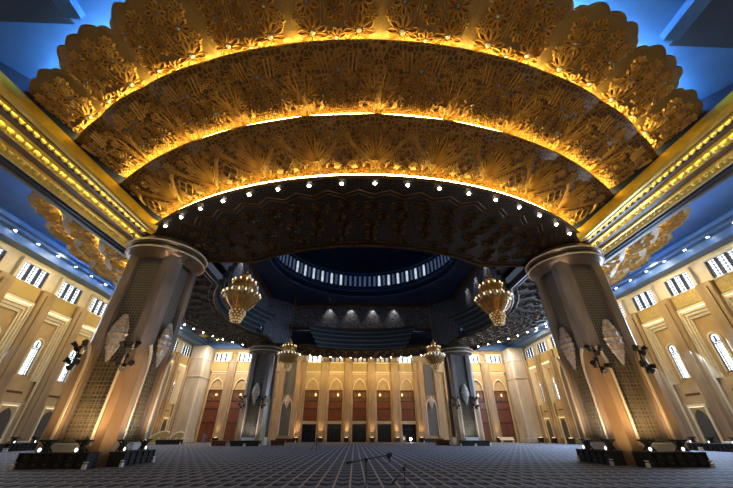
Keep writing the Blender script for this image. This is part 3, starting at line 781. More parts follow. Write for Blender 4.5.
# ------------------------------------------------------------------ diagonal ribs
def rib(angle, label):
    e = empty('diagonal_rib', label, 'ceiling rib', (0, C, 0), rad(angle), 'gold diagonal ribs rising from the columns')
    TW = math.tan(rad(7.4))
    def Zr(r): return min(21.45, 15.3+max(0, r-27.9)*.474) if r > 27.9 else 15.3
    rs = [27.6, 28.1]+[28.5+i*.8 for i in range(32)]
    def F(r, t, dz): return (t*r*TW, -r, Zr(r)+dz)
    def strip(prof, name, m, sm=0):
        mb = MB(); n = len(prof)
        vs = [F(r, t, dz) for r in rs for t, dz in prof]
        mb.add(vs, [(i*n+j, i*n+j+1, (i+1)*n+j+1, (i+1)*n+j) for i in range(len(rs)-1) for j in range(n-1)])
        return mb.build(name, m, e, smooth=sm, recalc=False)
    # order across: t=+1 is the side facing the front/back bay for this angle (sign handled by caller)
    sg = 1 if angle in (-45, 135) else -1
    T = lambda L: [(t*sg, z) for t, z in L]
    strip(T([(1.0, .75), (1.0, .10), (.985, .0), (.95, -.04), (.86, -.03), (.80, .06), (.79, .28)]), 'gold_band', 'goldbar', 40)
    strip(T([(.79, .28), (.70, .34)]), 'brown_moulding', 'brown')
    strip(T([(.70, .34), (.70, .22), (.66, .19), (.62, .22)]), 'gold_fillet', 'goldbar', 40)
    strip(T([(.62, .22), (.60, .46), (.42, .52)]), 'leaf_bed', 'leafgold', 40)
    strip(T([(.42, .52), (.40, .40), (.24, .46)]), 'brown_moulding', 'brown')
    strip(T([(.24, .46), (.22, .34), (.18, .32), (.15, .36)]), 'gold_fillet', 'goldbar', 40)
    strip(T([(.15, .36), (.13, .62), (-.10, .62), (-.12, .46)]), 'leaf_bed', 'leafgold', 40)
    strip(T([(-.12, .46), (-.30, .42)]), 'brown_moulding', 'brown')
    strip(T([(-.30, .42), (-.32, .30), (-.36, .28), (-.40, .32)]), 'gold_fillet', 'goldbar', 40)
    strip(T([(-.40, .32), (-.41, .50), (-.58, .44), (-.60, .20)]), 'leaf_bed', 'leafgold', 40)
    strip(T([(-.60, .20), (-.64, .16), (-.66, .22)]), 'pale_fillet', 'trim', 40)
    strip(T([(-.66, .22), (-.70, .05), (-.76, .05)]), 'navy_moulding', 'navy', 40)
    strip(T([(-.76, .05), (-.80, -.04), (-.97, 0), (-1.0, .1), (-1.0, .75)]), 'shaded_gold_band', 'bronze', 40)  # gold band on the shaded side, its shade put into the colour
    strip(T([(1.0, .75), (1.0, 2.2)]), 'side_fascia', 'navy'); strip(T([(-1.0, .75), (-1.0, 2.2)]), 'side_fascia', 'navy')
    # egg-shaped leaves along the three beds
    for (tc, dz, sz) in ((.51, .44, .33), (.015, .56, .42), (-.49, .42, .33)):
        mb = MB(); r = 28.2
        while r < 52:
            q = tc*sg*r*TW; z = Zr(r)+dz
            mb.ball((q, -r, z), sz, 8, 6, (1.0, .62, .55)); r += sz*1.45
        mb.build('leaf_moulding', 'leafgold', e, smooth=60)
    for (t, dz) in ((.61, .26), (.14, .40), (-.40, .36)):
        strip(T([(t, dz), (t-.012, dz+.16)]), 'light_strip', 'ledrib')
    return e
rib(-45, 'gold banded diagonal rib rising from the near left column to the left edge')
rib(45, 'gold banded diagonal rib rising from the near right column to the right edge')
rib(135, 'gold diagonal rib running back from the far right column')
rib(-135, 'gold diagonal rib running back from the far left column')

# ------------------------------------------------------------------ dome well, drum and dome
for (sn, ang, where) in SECT:
    R = Matrix.Rotation(rad(ang), 4, 'Z')
    def fn(a, dep, z):
        v = R @ Vector((a, -dep, z)); return (v.x, v.y+C, v.z)
    P = MB(); P.slab([(-14, 19.4), (14, 19.4), (14, 24.0), (-14, 24.0)], fn, 18.0, 18.6); trim(P, 'navyfrieze')
    P = MB(); P.slab([(-14, 23.9), (14, 23.9), (14, 24.35), (-14, 24.35)], fn, 17.5, 18.6); P.slab([(-14, 19.15), (14, 19.15), (14, 19.45), (-14, 19.45)], fn, 17.75, 18.6); trim(P, 'brown')
    P = MB(); P.slab([(-20.1, 15.9), (20.1, 15.9), (20.1, 19.4), (-20.1, 19.4)], fn, 19.9, 20.2); trim(P, 'navy')
    P = MB(); P.add([fn(14, 18.0, 15.9), fn(18, 14, 15.9), fn(18, 14, 24.3), fn(14, 18, 24.3), fn(14, 18.4, 15.9), fn(18.4, 14, 15.9), fn(18.4, 14, 24.3), fn(14, 18.4, 24.3)],
                    [(0, 1, 2, 3), (7, 6, 5, 4), (0, 4, 5, 1), (3, 2, 6, 7), (0, 3, 7, 4), (1, 5, 6, 2)]); trim(P, 'navyfrieze')
    # stepped curved shelves in the opening below the frieze
    P = MB(); Q = MB()
    for k in range(5):
        r = 18.2+.33*k; am = 33-1.8*k; z1 = 19.3-.70*k; z0 = z1-.70
        pts = []
        for i in range(25):
            a = -am+2*am*i/24; p = R @ Vector(pol(a, r, 0)); q = R @ Vector(pol(a, r+.4, 0)); pts.append((p, q))
        vs = []
        for p, q in pts: vs += [(p.x, p.y+C, z0), (p.x, p.y+C, z1), (q.x, q.y+C, z1), (q.x, q.y+C, z0)]
        fs = []
        for i in range(24):
            for j in range(4): fs.append((i*4+j, i*4+(j+1) % 4, i*4+4+(j+1) % 4, i*4+4+j))
        fs += [(0, 1, 2, 3), (96, 97, 98, 99)]
        P.add(vs, fs)
        Q.path([(p.x, p.y+C, z0+.03) for p, q in pts], .07, 5)
    trim(P, 'slate'); trim(Q, 'slatelight')
b = MB()   # flat ring between the octagonal well and the round drum
nn = 64; vs = []
for i in range(nn):
    t = 2*PI*i/nn; dx, dy = math.cos(t), math.sin(t)
    s1 = 18.6/max(abs(dx), abs(dy)); s1 = min(s1, 32.6/(abs(dx)+abs(dy)))
    vs += [(15*dx, C+15*dy, 24.35), (s1*dx, C+s1*dy, 24.35)]
b.add(vs, [(2*i, 2*i+1, (2*i+3) % (2*nn), (2*i+2) % (2*nn)) for i in range(nn)]); trim(b, 'navy')
e = empty('dome_drum', 'dark blue round dome drum with a ring of small arched windows, high in the centre', 'dome', (0, C, 24.35))
b = MB(); b.lathe([(15.0, 0), (14.7, .2), (14.7, .6), (15.0, .75), (15.0, 1.2), (14.6, 1.45), (14.6, 1.8), (15.0, 2.0), (15.1, 2.3), (15.1, 5.4), (14.8, 5.6), (14.8, 6.0), (15.0, 6.2)], n=96); b.build('drum_wall', 'navy', e, smooth=30)
b = MB(); b.lathe([(15*math.cos(t*PI/2/14), 6.2+13.5*math.sin(t*PI/2/14)) for t in range(15)], n=64); b.build('dome_shell', 'navy', e, smooth=40)
for z, r in ((.4, 14.68), (1.6, 14.58), (2.2, 15.0), (5.5, 14.78)):
    b = MB(); b.path([(r*math.cos(2*PI*i/72), r*math.sin(2*PI*i/72), z) for i in range(73)], .09, 5)
    b.build('ring_moulding', 'cornice', e)
rnd = random.Random(5)
for i in range(96):
    t = 2*PI*(i+.5)/96
    if math.sin(t) < -.55: continue
    F = MB(); w = .22
    def fd(a, dep, z, t=t):
        v = Vector((-math.sin(t), math.cos(t), 0)); o = Vector((math.cos(t), math.sin(t), 0))*(15.05-dep)
        p = o+v*a; return (p.x, p.y, z)
    F.slab(round_arch(w, 2.75, 4.8, 6), fd, 0, .06)
    dist = abs(i-24)
    F.build('drum_window', 'skydrum' if (i % 2 == 0 and 3 < dist < 15) else 'skydim', e)
b = MB()
for i in range(96):
    t = 2*PI*i/96; v = Vector((math.cos(t), math.sin(t), 0)); b.tube(v*14.98+Vector((0, 0, 2.4)), v*14.98+Vector((0, 0, 5.4)), .11, .11, 6)
b.build('drum_colonnettes', 'cornice', e)

# ------------------------------------------------------------------ columns
def column():
    e = empty('marble_column', '', 'column', (0, 0, 0))
    S = 2.05
    # square core and four corner posts with chamfered arrises
    b = MB(); b.box(-S+.4, S-.4, -S+.4, S-.4, 0, 14.4); 
    for sx in (-1, 1):
        for sy in (-1, 1):
            p = [(1.02, .9), (S-.42, .9), (S-.42, .9)]
            poly = [(1.0, 1.3), (1.0, S), (S-.38, S), (S, S-.38), (S, 1.0), (1.3, 1.0)]
            poly = [(x*sx, y*sy) for x, y in poly]
            b.prism(poly, 0, 14.4)
    b.build('shaft', 'stone', e)
    # lower cladding at the corners, up to the shoulder
    for sx in (-1, 1):
        for sy in (-1, 1):
            b = MB()
            poly = [(1.05, 1.6), (1.05, S+.22), (S-.25, S+.22), (S+.22, S-.25), (S+.22, 1.05), (1.6, 1.05)]
            lo = [(x*sx, y*sy) for x, y in poly]
            zs = [(0, 0), (5.6, 0), (6.3, .06), (6.85, .2), (7.15, .34)]
            vs = []
            for z, ins in zs:
                for x, y in poly:
                    xx = x-ins if x > S-.3 else (x+ins*1.2 if x < 1.2 else x); yy = y-ins if y > S-.3 else (y+ins*1.2 if y < 1.2 else y)
                    vs.append((xx*sx, yy*sy, z))
            n = 6; fs = [tuple(range(n)), tuple(range((len(zs)-1)*n, len(zs)*n))]
            for i in range(len(zs)-1):
                for j in range(n): fs.append((i*n+j, i*n+(j+1) % n, (i+1)*n+(j+1) % n, (i+1)*n+j))
            b.add(vs, fs); b.build('corner_cladding', 'stonewarm', e)  # orange from the base uplights is put into this colour
    for q in range(4):
        R = Matrix.Rotation(q*PI/2, 4, 'Z')
        def fn(a, dep, z):
            v = R @ Vector((a, -dep, z)); return (v.x, v.y, v.z)
        b = MB(); b.slab([(-1.02, 0), (1.02, 0), (1.02, 14.3), (-1.02, 14.3)], fn, 1.6, 1.72)
        lp = b.build('lattice_panel', 'lattice', e)
        b = MB()
        for j in range(8): b.slab([(-.98+j*.28-.025, 1.2), (-.98+j*.28+.025, 1.2), (-.98+j*.28+.025, 6.2), (-.98+j*.28-.025, 6.2)], fn, 1.72, 1.80)
        for j in range(18): b.slab([(-1, 1.3+j*.28-.025), (1, 1.3+j*.28-.025), (1, 1.3+j*.28+.025), (-1, 1.3+j*.28+.025)], fn, 1.72, 1.79)
        b.build('lattice_screen', 'latbar', lp)
        # pale edging strips that sweep out at the shoulder
        b = MB()
        for s in (-1, 1):
            L = [(s*1.10, 1.0), (s*1.10, 5.4), (s*1.15, 6.1), (s*1.32, 6.7), (s*1.62, 7.1)]
            O = [(s*1.26, 1.0), (s*1.26, 5.4), (s*1.31, 6.05), (s*1.46, 6.6), (s*1.72, 6.95)]
            b.band(L, O, fn, 2.22, 2.34)
        b.build('edging_strip', 'trim', e)
        b = MB(); v = [fn(-1.05, 1.6, 0), fn(1.05, 2.3, 0)]
        b.bevbox(min(v[0][0], v[1][0]), max(v[0][0], v[1][0]), min(v[0][1], v[1][1]), max(v[0][1], v[1][1]), 0, 1.15, .06)
        b.build('plinth_block', 'white', e)
    b = MB()
    b.lathe([(2.2, 13.9), (2.5, 14.15), (2.78, 14.3), (2.95, 14.42), (3.02, 14.56), (2.95, 14.70), (2.80, 14.76), (2.80, 14.92), (3.0, 14.98), (3.12, 15.14), (3.05, 15.32), (2.8, 15.4), (2.7, 15.70), (0, 15.70)], n=56)
    b.build('capital', 'cap', e, smooth=35)
    for z, r in ((14.56, 3.02), (15.14, 3.12)):
        b = MB(); b.path([((r+.02)*math.cos(2*PI*i/56), (r+.02)*math.sin(2*PI*i/56), z) for i in range(57)], .06, 6); b.build('capital_bead', 'trim', e)
    return e
col0 = column()
YN, YR = 24.73, 60.73
cols = []
for i, (x, y, l) in enumerate(((-18, YN, 'near left square marble column with lattice panels and round capital'), (18, YN, 'near right square marble column with lattice panels and round capital'),
                               (-18, YR, 'far left square marble column with round capital before the back wall'), (18, YR, 'far right square marble column with round capital before the back wall'))):
    c = col0 if i == 0 else copy_tree(col0)
    c.location = (x, y, 0); c['label'] = l; c['group'] = 'four marble columns'; cols.append(c)

# wall sconces on the column faces
def sconce(loc, rz, label, k=1.0):
    e = empty('crystal_sconce', label, 'wall light', loc, rz, 'crystal sconces')
    b = MB(); prof = []
    base = [(0, -1.75), (.10, -1.6), (.24, -1.25), (.42, -.8), (.60, -.2), (.66, .15), (.58, .6), (.44, 1.0), (.30, 1.3), (.20, 1.55), (.0, 1.65)]
    for i in range(len(base)-1):
        (r0, z0), (r1, z1) = base[i], base[i+1]
        for j in range(3):
            t = j/3; prof.append(((r0+(r1-r0)*t)*(1.06 if j == 0 else .94), z0+(z1-z0)*t))
    prof.append(base[-1])
    b.lathe([(r*k, z*k) for r, z in prof], (0, -.15, 0), 20, 1, .5, mod=lambda t, z: 1+.07*math.cos(10*t)); b.build('crystal_body', 'crystal', e, smooth=25)
    b = MB(); b.bevbox(-.12*k, .12*k, -.12, .3, -.6*k, 1.2*k, .03); b.build('back_plate', 'cap', e)
    for z, r in ((-.5, .52), (.15, .68), (.8, .52)):
        b = MB(); b.path([(r*k*math.cos(2*PI*i/16), -.15+r*k*.5*math.sin(2*PI*i/16), z*k) for i in range(17)], .035*k, 5)
        b.build('gilt_band', 'goldrelief', e)
    return e
for (x, y, cn) in ((-18, YN, 'near left column'), (18, YN, 'near right column'), (-18, YR, 'far left column'), (18, YR, 'far right column')):
    sconce((x, y-2.03, 7.5), 0, 'tall tapering crystal sconce on the front face of the %s' % cn)
    if y == YN:
        s = 1 if x < 0 else -1
        sconce((x+s*2.03, y, 7.5), s*PI/2, 'tall tapering crystal sconce on the aisle side face of the %s' % cn)
for x, l in ((-17.2, 'left broad pier of the back wall'), (17.2, 'right broad pier of the back wall')):
    sconce((x, YB-.55, 8.1), 0, 'white crystal sconce in the lattice niche of the %s' % l, .85)

# clusters of black spotlights on column corners
def cluster(loc, rz, label):
    e = empty('spotlight_cluster', label, 'spotlight', loc, rz, 'black spotlight clusters on the column corners')
    b = MB(); b.tube((0, 0, -.95), (0, 0, .95), .05, .05, 8); b.box(-.09, .09, 0, .3, -.12, .12); b.tube((-.45, -.1, .55), (.45, -.1, .55), .035); b.tube((-.45, -.1, -.55), (.45, -.1, -.55), .035); b.build('bracket', 'black', e)
    for (x, z, dx, dz) in ((-.42, .72, -.5, .8), (.05, .45, .2, -.6), (.42, .75, .6, .7), (-.38, -.35, -.6, .5), (.1, -.72, .1, -.8), (.45, -.45, .7, -.2)):
        b = MB(); p = Vector((x, -.15, z)); d = Vector((dx, -.8, dz)).normalized()
        b.tube(p-d*.14, p+d*.08, .12, .15, 12); b.tube(p+d*.08, p+d*.18, .15, .19, 12); b.tube(p-d*.22, p-d*.14, .06, .11, 10)
        ln = b.build('lamp_head', 'black', e)
    return e
for (x, y, cn) in ((-18, YN, 'near left column'), (18, YN, 'near right column'), (-18, YR, 'far left column'), (18, YR, 'far right column')):
    for s in (-1, 1):
        cluster((x+(1.35 if s > 0 else -1.95), y-2.36, 6.15), s*rad(12), 'cluster of black spotlights on the %s corner of the %s' % ('left' if s < 0 else 'right', cn))

# ------------------------------------------------------------------ low bookcases with floodlights
def bookcase(w, m='blackwood'):
    e = empty('low_bookcase', '', 'bookcase')
    b = MB(); D0, H = .95, .74
    b.bevbox(-w/2, w/2, -D0/2+.12, D0/2, .04, H-.05, .02); b.bevbox(-w/2-.05, w/2+.05, -D0/2+.02, D0/2+.03, H-.06, H, .02); b.box(-w/2+.02, w/2-.02, -D0/2+.08, D0/2, 0, .05)
    n = max(2, int(w/.55))
    for i in range(n+1):
        x = -w/2+.03+(w-.06)*i/n; b.box(x-.025, x+.025, -D0/2+.03, -D0/2+.2, .05, H-.06)
    b.box(-w/2, w/2, -D0/2+.03, -D0/2+.2, .36, .40)
    b.build('case', m, e)
    for i in range(n):
        x = -w/2+.03+(w-.06)*(i+.5)/n
        for z, r in ((.2, .07), (.52, .05)):
            b = MB(); b.tube((x, -D0/2+.10, z), (x, -D0/2+.135, z), r, r*.7, 8)
            b.build('carved_rosette', 'rosewood' if m == 'blackwood' else 'wooddark', e)
    for s in (-1, 1):
        b = MB(); b.bevbox(s*(w/2+.03)-.10, s*(w/2+.03)+.10, -D0/2-.05, -D0/2+.10, 0, .22, .02); b.bevbox(s*(w/2+.03)-.12, s*(w/2+.03)+.12, -D0/2-.02, -D0/2+.1, .27, .34, .02); b.build('end_foot', 'white', e)
    return e
def floodlight(loc, rz, label):
    e = empty('floodlight', label, 'floodlight', loc, rz, 'black floodlights on the low bookcases')
    for y in (-.14, .14):
        for sg in (-1, 1):
            b = MB(); b.prism([(-.045, y-.025), (.045, y-.025), (.045, y+.025), (-.045, y+.025)], 0, .56)
            b.v = [(x+sg*(-.30+z/.56*.60), yy, z) for x, yy, z in b.v]
            b.build('crossed_leg', 'black', e)
    b = MB(); b.prism([(-.36, -.22), (.36, -.22), (.36, .22), (-.36, .22)], .50, .56); b.bevbox(-.40, .40, -.24, .24, .55, .60, .015); b.build('hood', 'black', e)
    b = MB(); b.bevbox(-.17, .17, -.2, .12, .02, .22, .03); b.bevbox(-.1, .1, -.12, .12, .2, .5, .02); b.build('housing', 'black', e)
    b = MB(); b.lathe([(.0, 0), (.085, 0), (.10, .03)], (-.12, -.24, .09), 10); b.v = [(x, -.21-(z-.09)*.5, .12+(y+.24)) for x, y, z in b.v]; b.build('lens', 'whiteglow', e, recalc=False)
    return e
bc = bookcase(4.4); bcn = bookcase(2.2); bcr = bookcase(2.4, 'wood'); bcf = bookcase(3.7); bcs = bookcase(3.2)
first = {id(q): True for q in (bc, bcn, bcr, bcf, bcs)}
def place(o, loc, rz, label, group):
    if first.get(id(o)): first[id(o)] = False; c = o
    else: c = copy_tree(o)
    c.location = loc; c.rotation_euler = (0, 0, rz); c['label'] = label; c['group'] = group
    return c
G1 = 'low bookcases round the columns'
for sx, nm in ((-1, 'left'), (1, 'right')):
    x = sx*18; s = -sx
    place(bcf, (x+s*.55, YN-3.4, 0), 0, 'low black bookcase in front of the near %s column' % nm, G1)
    place(bcs, (x+s*3.15, YN-.95, 0), s*PI/2, 'low black bookcase along the inner side of the near %s column' % nm, G1)
    for dx, w in ((-1.0, 'left'), (1.0, 'right')):
        floodlight((x+s*.5+dx, YN-3.25, .74), 0, 'black floodlight on the %s end of the bookcase before the near %s column' % (w, nm))
        floodlight((x+s*3.0, YN-.95+dx*1.1, .74), s*PI/2, 'black floodlight on the %s end of the bookcase inside the near %s column' % ('near' if dx < 0 else 'far', nm))
    # far column
    for j, dx in enumerate((-1.2, 1.2)):
        place(bcn, (x+dx, YR-3.1, 0), 0, 'short black bookcase before the far %s column, %s one of the pair' % (nm, ('left', 'right')[j]), G1)
    place(bcr, (x-sx*(-4.2), YR-2.4, 0), 0, 'reddish wooden bookcase beside the far %s column, on its outer side' % nm, G1) if sx < 0 else None
    place(bcr, (sx*13.9, YR+1.5, 0), 0, 'reddish wooden bookcase beside the far %s column, on its inner side' % nm, G1)
    # along the wall
    for j, y in enumerate((33.4, 38.2, 43.0)):
        place(bc, (sx*38.6, y, 0), -sx*PI/2, 'low black bookcase against the %s wall, %s from the near end' % (nm, words[j]), 'low bookcases along the side walls')
        for dy in (-1.3, 1.3):
            floodlight((sx*38.7, y+dy, .74), -sx*PI/2, 'black floodlight on the %s bookcase against the %s wall, at its %s end' % (words[j], nm, 'near' if dy < 0 else 'far'))

# ------------------------------------------------------------------ chandeliers
def chandelier():
    e = empty('chandelier', '', 'chandelier')
    b = MB(); b.tube((0, 0, 5.6), (0, 0, 13.6), .035, .035, 6)
    for i in range(22): b.ball((0, 0, 5.8+i*.35), .07, 6, 4, (1, 1, 1.6))
    b.build('chain', 'chandgold', e)
    b = MB(); b.lathe([(0, 4.5), (.25, 4.55), (.42, 4.75), (.46, 4.95), (.34, 5.15), (.16, 5.25), (.2, 5.4), (.1, 5.6), (0, 5.65)], n=16); b.lathe([(.5, 4.3), (.62, 4.42), (.5, 4.55)], n=16); b.build('crown', 'chandgold', e, smooth=40)
    b = MB()
    b.lathe([(1.05, 3.35), (1.12, 3.5), (1.02, 3.6), (1.08, 3.9), (1.02, 4.2), (.85, 4.35), (.5, 4.4)], n=24)
    for i in range(16):
        t = 2*PI*i/16; v = Vector((math.cos(t), math.sin(t), 0)); p = [v*1.02+Vector((0, 0, 3.5)), v*1.25+Vector((0, 0, 3.7)), v*1.2+Vector((0, 0, 4.05)), v*1.05+Vector((0, 0, 4.2))]; b.path(p, .035, 5); b.ball(tuple(v*1.27+Vector((0, 0, 3.8))), .08, 6, 4)
    b.build('upper_tier', 'chandgold', e, smooth=40)
    b = MB(); b.lathe([(1.0, 3.45), (1.04, 3.0), (1.2, 2.75), (1.5, 2.5), (1.62, 2.62), (1.66, 3.0)], n=24, mod=lambda t, z: 1+.05*math.cos(12*t)); b.build('crystal_bell', 'glass', e, smooth=20)
    for i in range(24):
        t = 2*PI*(i+.5)/24; b = MB(); b.tube((1.70*math.cos(t), 1.70*math.sin(t), 2.45), (1.86*math.cos(t), 1.86*math.sin(t), 3.02), .06, .03, 5); b.build('crystal_rod', 'crystal', e)
    for i in range(20):
        b = MB(); t = 2*PI*i/20; v = Vector((math.cos(t), math.sin(t), 0)); b.path([v*1.0+Vector((0, 0, 3.4)), v*1.05+Vector((0, 0, 3.0)), v*1.25+Vector((0, 0, 2.7)), v*1.55+Vector((0, 0, 2.5))], .09, 5)
        b.build('crystal_strand', 'crystallit', e)
    b = MB(); b.lathe([(1.58, 2.35), (1.66, 2.5), (1.55, 2.6), (1.45, 2.45), (1.2, 2.1), (.95, 1.75), (.7, 1.45), (.55, 1.3)], n=24)
    for i in range(18):
        t = 2*PI*i/18; v = Vector((math.cos(t), math.sin(t), 0)); b.path([v*1.55+Vector((0, 0, 2.5)), v*1.78+Vector((0, 0, 2.55)), v*1.8+Vector((0, 0, 2.75))], .04, 5)
        b.path([v*1.5+Vector((0, 0, 2.2)), v*1.3+Vector((0, 0, 1.9)), v*.95+Vector((0, 0, 1.5))], .06, 5)
    b.build('lower_tier', 'chandgold', e, smooth=40)
    b = MB(); b.lathe([(.56, 1.3), (.6, 1.1), (.52, .95), (.6, .75), (.5, .55), (.42, .35), (.25, .15), (0, 0)], n=18, mod=lambda t, z: 1+.08*math.cos(9*t)); b.build('bottom_basket', 'chandgold', e, smooth=30)
    for j in range(5):
        b = MB(); z = .18+j*.24; r = .30+.09*min(j, 3)
        for i in range(12): b.ball(((r+.14)*math.cos(2*PI*i/12+j*.26), (r+.14)*math.sin(2*PI*i/12+j*.26), z), .085, 6, 4)
        b.build('crystal_bead_ring', 'crystallit', e)
    for n, r, z in ((18, 1.8, 2.85), (12, 1.15, 4.25)):
        for i in range(n):
            t = 2*PI*i/n; b = MB(); b.ball((r*math.cos(t), r*math.sin(t), z), .09, 6, 4, (1, 1, 1.5)); b.build('candle_bulb', 'bulb', e)
    return e
ch = chandelier()
for i, (x, y, l) in enumerate(((-12.6, 29.3, 'near left'), (12.9, 29.3, 'near right'), (-12.8, 56.2, 'far left'), (12.8, 56.2, 'far right'))):
    c = ch if i == 0 else copy_tree(ch)
    c.location = (x, y, 10.6); c['label'] = 'gold and crystal tiered chandelier hanging beside the %s column' % l; c['group'] = 'four chandeliers'

# ------------------------------------------------------------------ uplight boxes by the walls
def uplight(loc, label, energy=0):
    e = empty('uplight_box', label, 'uplight', loc, 0, 'black uplights along the walls')
    b = MB(); b.prism([(-.5, -.35), (.5, -.35), (.5, .35), (-.5, .35)], 0, .7); b.bevbox(-.6, .6, -.42, .42, .62, .95, .04); b.build('housing', 'black', e)
    b = MB(); b.bevbox(-.35, .35, -.12, .25, .93, .99, .01); b.build('lens', 'lampwarm', e)
    if energy:
        lamp('SPOT', 'uplight_beam', (loc[0], loc[1]-.1, 1.1), energy, (1, .66, .30), target=(loc[0], loc[1]+.55, 9), spot_size=rad(70), spot_blend=.8, shadow_soft_size=.15)
    return e
for k in (-5, -3, -1, 1, 3, 5):
    x = k/2*BP if abs(k) < 5 else math.copysign(14.2, k)
    uplight((x, YB-1.0, 0), 'black uplight at the %s central back wall pier from the left' % words[(k+5)//2], 750)
for s, nm in ((-1, 'left'), (1, 'right')):
    uplight((s*5.5*BP, YB-1.0, 0), 'black uplight box at the pier between the wooden screens of the %s back corner' % nm, 350)
    for j, y in enumerate((61.2, 67.0, 72.8, 78.0)):
        o = uplight((s*39.4, y, 0), 'black uplight at the foot of the %s wall, %s from the back corner' % (nm, words[3-j]))
        o.rotation_euler = (0, 0, -s*PI/2)
        if j < 3: lamp('SPOT', 'uplight_beam', (s*39.3, y, 1.1), 500, (1, .66, .30), target=(s*40.6, y, 9), spot_size=rad(70), spot_blend=.8, shadow_soft_size=.15)

# ------------------------------------------------------------------ small things on the carpet
def stand(loc, label, pole_h, a, bb, mic):
    e = empty('microphone_stand', label, 'microphone stand', loc)
    b = MB()
    for i in range(3):
        t = 2*PI*i/3+.5; b.tube((0, 0, .16), (.32*math.cos(t), .32*math.sin(t), .02), .012, .012, 6)
    b.tube((0, 0, .1), (0, 0, .22), .025, .025, 8); b.build('tripod_base', 'black', e)
    b = MB(); b.tube((0, 0, .16), (0, 0, pole_h*.6), .014); b.tube((0, 0, pole_h*.55), (0, 0, pole_h), .010); b.build('pole', 'black', e)
    b = MB(); b.tube(a, bb, .008); b.build('boom', 'black', e)
    b = MB(); b.tube((0, -.03, pole_h), (0, .03, pole_h), .03, .03, 10); b.ball((0, 0, pole_h-.03), .022); b.build('clutch', 'black', e)
    A = Vector(a); B = Vector(bb); d = (B-A).normalized()
    b = MB(); b.tube(A, A+d*.12, .02); b.build('counterweight', 'black', e)
    if mic:
        b = MB(); b.tube(B-d*.02, B+d*.06, .022, .03, 10); b.ball(tuple(B+Vector((.0, 0, -.01))), .045, 10, 8, (1, 1, 1.15)); b.tube(B, B+Vector((.02, 0, -.10)), .018, .014, 8); b.build('microphone', 'black', e)
        b = MB(); b.path([B+Vector((.02, 0, -.1)), B+Vector((-.02, 0, -.13)), B+Vector((-.10, 0, -.14)), B-d*.25], .004, 5); b.build('cable', 'black', e)
    return e
stand((-.84, 7.0, 0), 'tall black boom microphone stand at the bottom centre of the carpet', 1.215, (-.37, 0, 1.165), (.43, .02, 1.285), True)
stand((0.02, 8.2, 0), 'thin short black microphone stand right of the boom stand', .99, (-.27, 0, .72), (.06, 0, 1.07), False)
e = empty('tripod', 'black tripod standing in the middle distance on the carpet left of centre', 'tripod', (-5.4, 42.0, 0))
b = MB(); b.tube((0, 0, .5), (0, 0, 1.5), .04); b.ball((0, 0, 1.5), .08); b.build('centre_pole', 'black', e)
for i in range(3):
    t = 2*PI*i/3-.5; b = MB(); b.tube((0, 0, 1.2), (.62*math.cos(t), .62*math.sin(t), .0), .035, .03, 6); b.build('leg', 'black', e)

e = empty('carved_screen', 'low cream and gold carved screen with curved top by the left wall', 'carved screen', (-35.6, 68.5, 0), rad(20))
for j, (x0, w) in enumerate(((-2.9, 3.0), (.3, 2.2))):
    b = MB(); prof = [(x0+w*i/14, .9+1.1*math.sin(PI*(i/14)*.55+.35)**1.5*(1 if j == 0 else .9)) for i in range(15)]
    b.slab([(x0+w, 0), (x0, 0)]+prof, lambda a, d, z: (a, d, z), 0, .25); b.build('panel', 'frieze', e)
    b = MB(); b.path([(x, 0.12, z) for x, z in prof], .14, 8); b.path([(x0+.2, -.03, .2), (x0+w-.2, -.03, .2)], .09, 6); b.build('curved_rail', 'trim', e)
    for x in (x0+.1, x0+w*.5, x0+w-.1):
        b = MB(); b.bevbox(x-.1, x+.1, -.06, .3, 0, 1.1, .03); b.build('post', 'trim', e)
place(bc, (-34.3, 66.8, 0), 0, 'low black bookcase in front of the cream carved screen by the left wall', 'low bookcases along the side walls')
place(bc, (16.6, YB-2.1, 0), 0, 'low black bookcase before the right broad pier of the back wall', 'low bookcases along the back wall')
place(bc, (-16.2, YB-2.1, 0), 0, 'low black bookcase before the left broad pier of the back wall', 'low bookcases along the back wall')
e = empty('wooden_bench', 'pale cream low bench before the wooden screens at right of the back wall', 'bench', (33.2, YB-2.2, 0))
b = MB(); b.bevbox(-1.6, 1.6, -.35, .35, .4, .6, .04); b.build('seat', 'trim', e)
for s in (-1, 1):
    b = MB(); b.bevbox(s*1.3-.12, s*1.3+.12, -.3, .3, 0, .42, .02); b.build('leg', 'trim', e)
b = MB(); b.bevbox(-1.6, 1.6, .25, .38, .55, 1.0, .03); b.build('backrest', 'trim', e)
e = empty('floor_lamp', 'small white glowing lamp on the carpet near the right central doorway', 'lamp', (11.0, 78.0, 0))
b = MB(); b.lathe([(0, 0), (.22, .02), (.2, .08), (.05, .12), (.04, .45)], n=12); b.build('base', 'white', e)
b = MB(); b.ball((0, 0, .68), .26, 12, 8); b.build('globe', 'lamp', e, smooth=60)

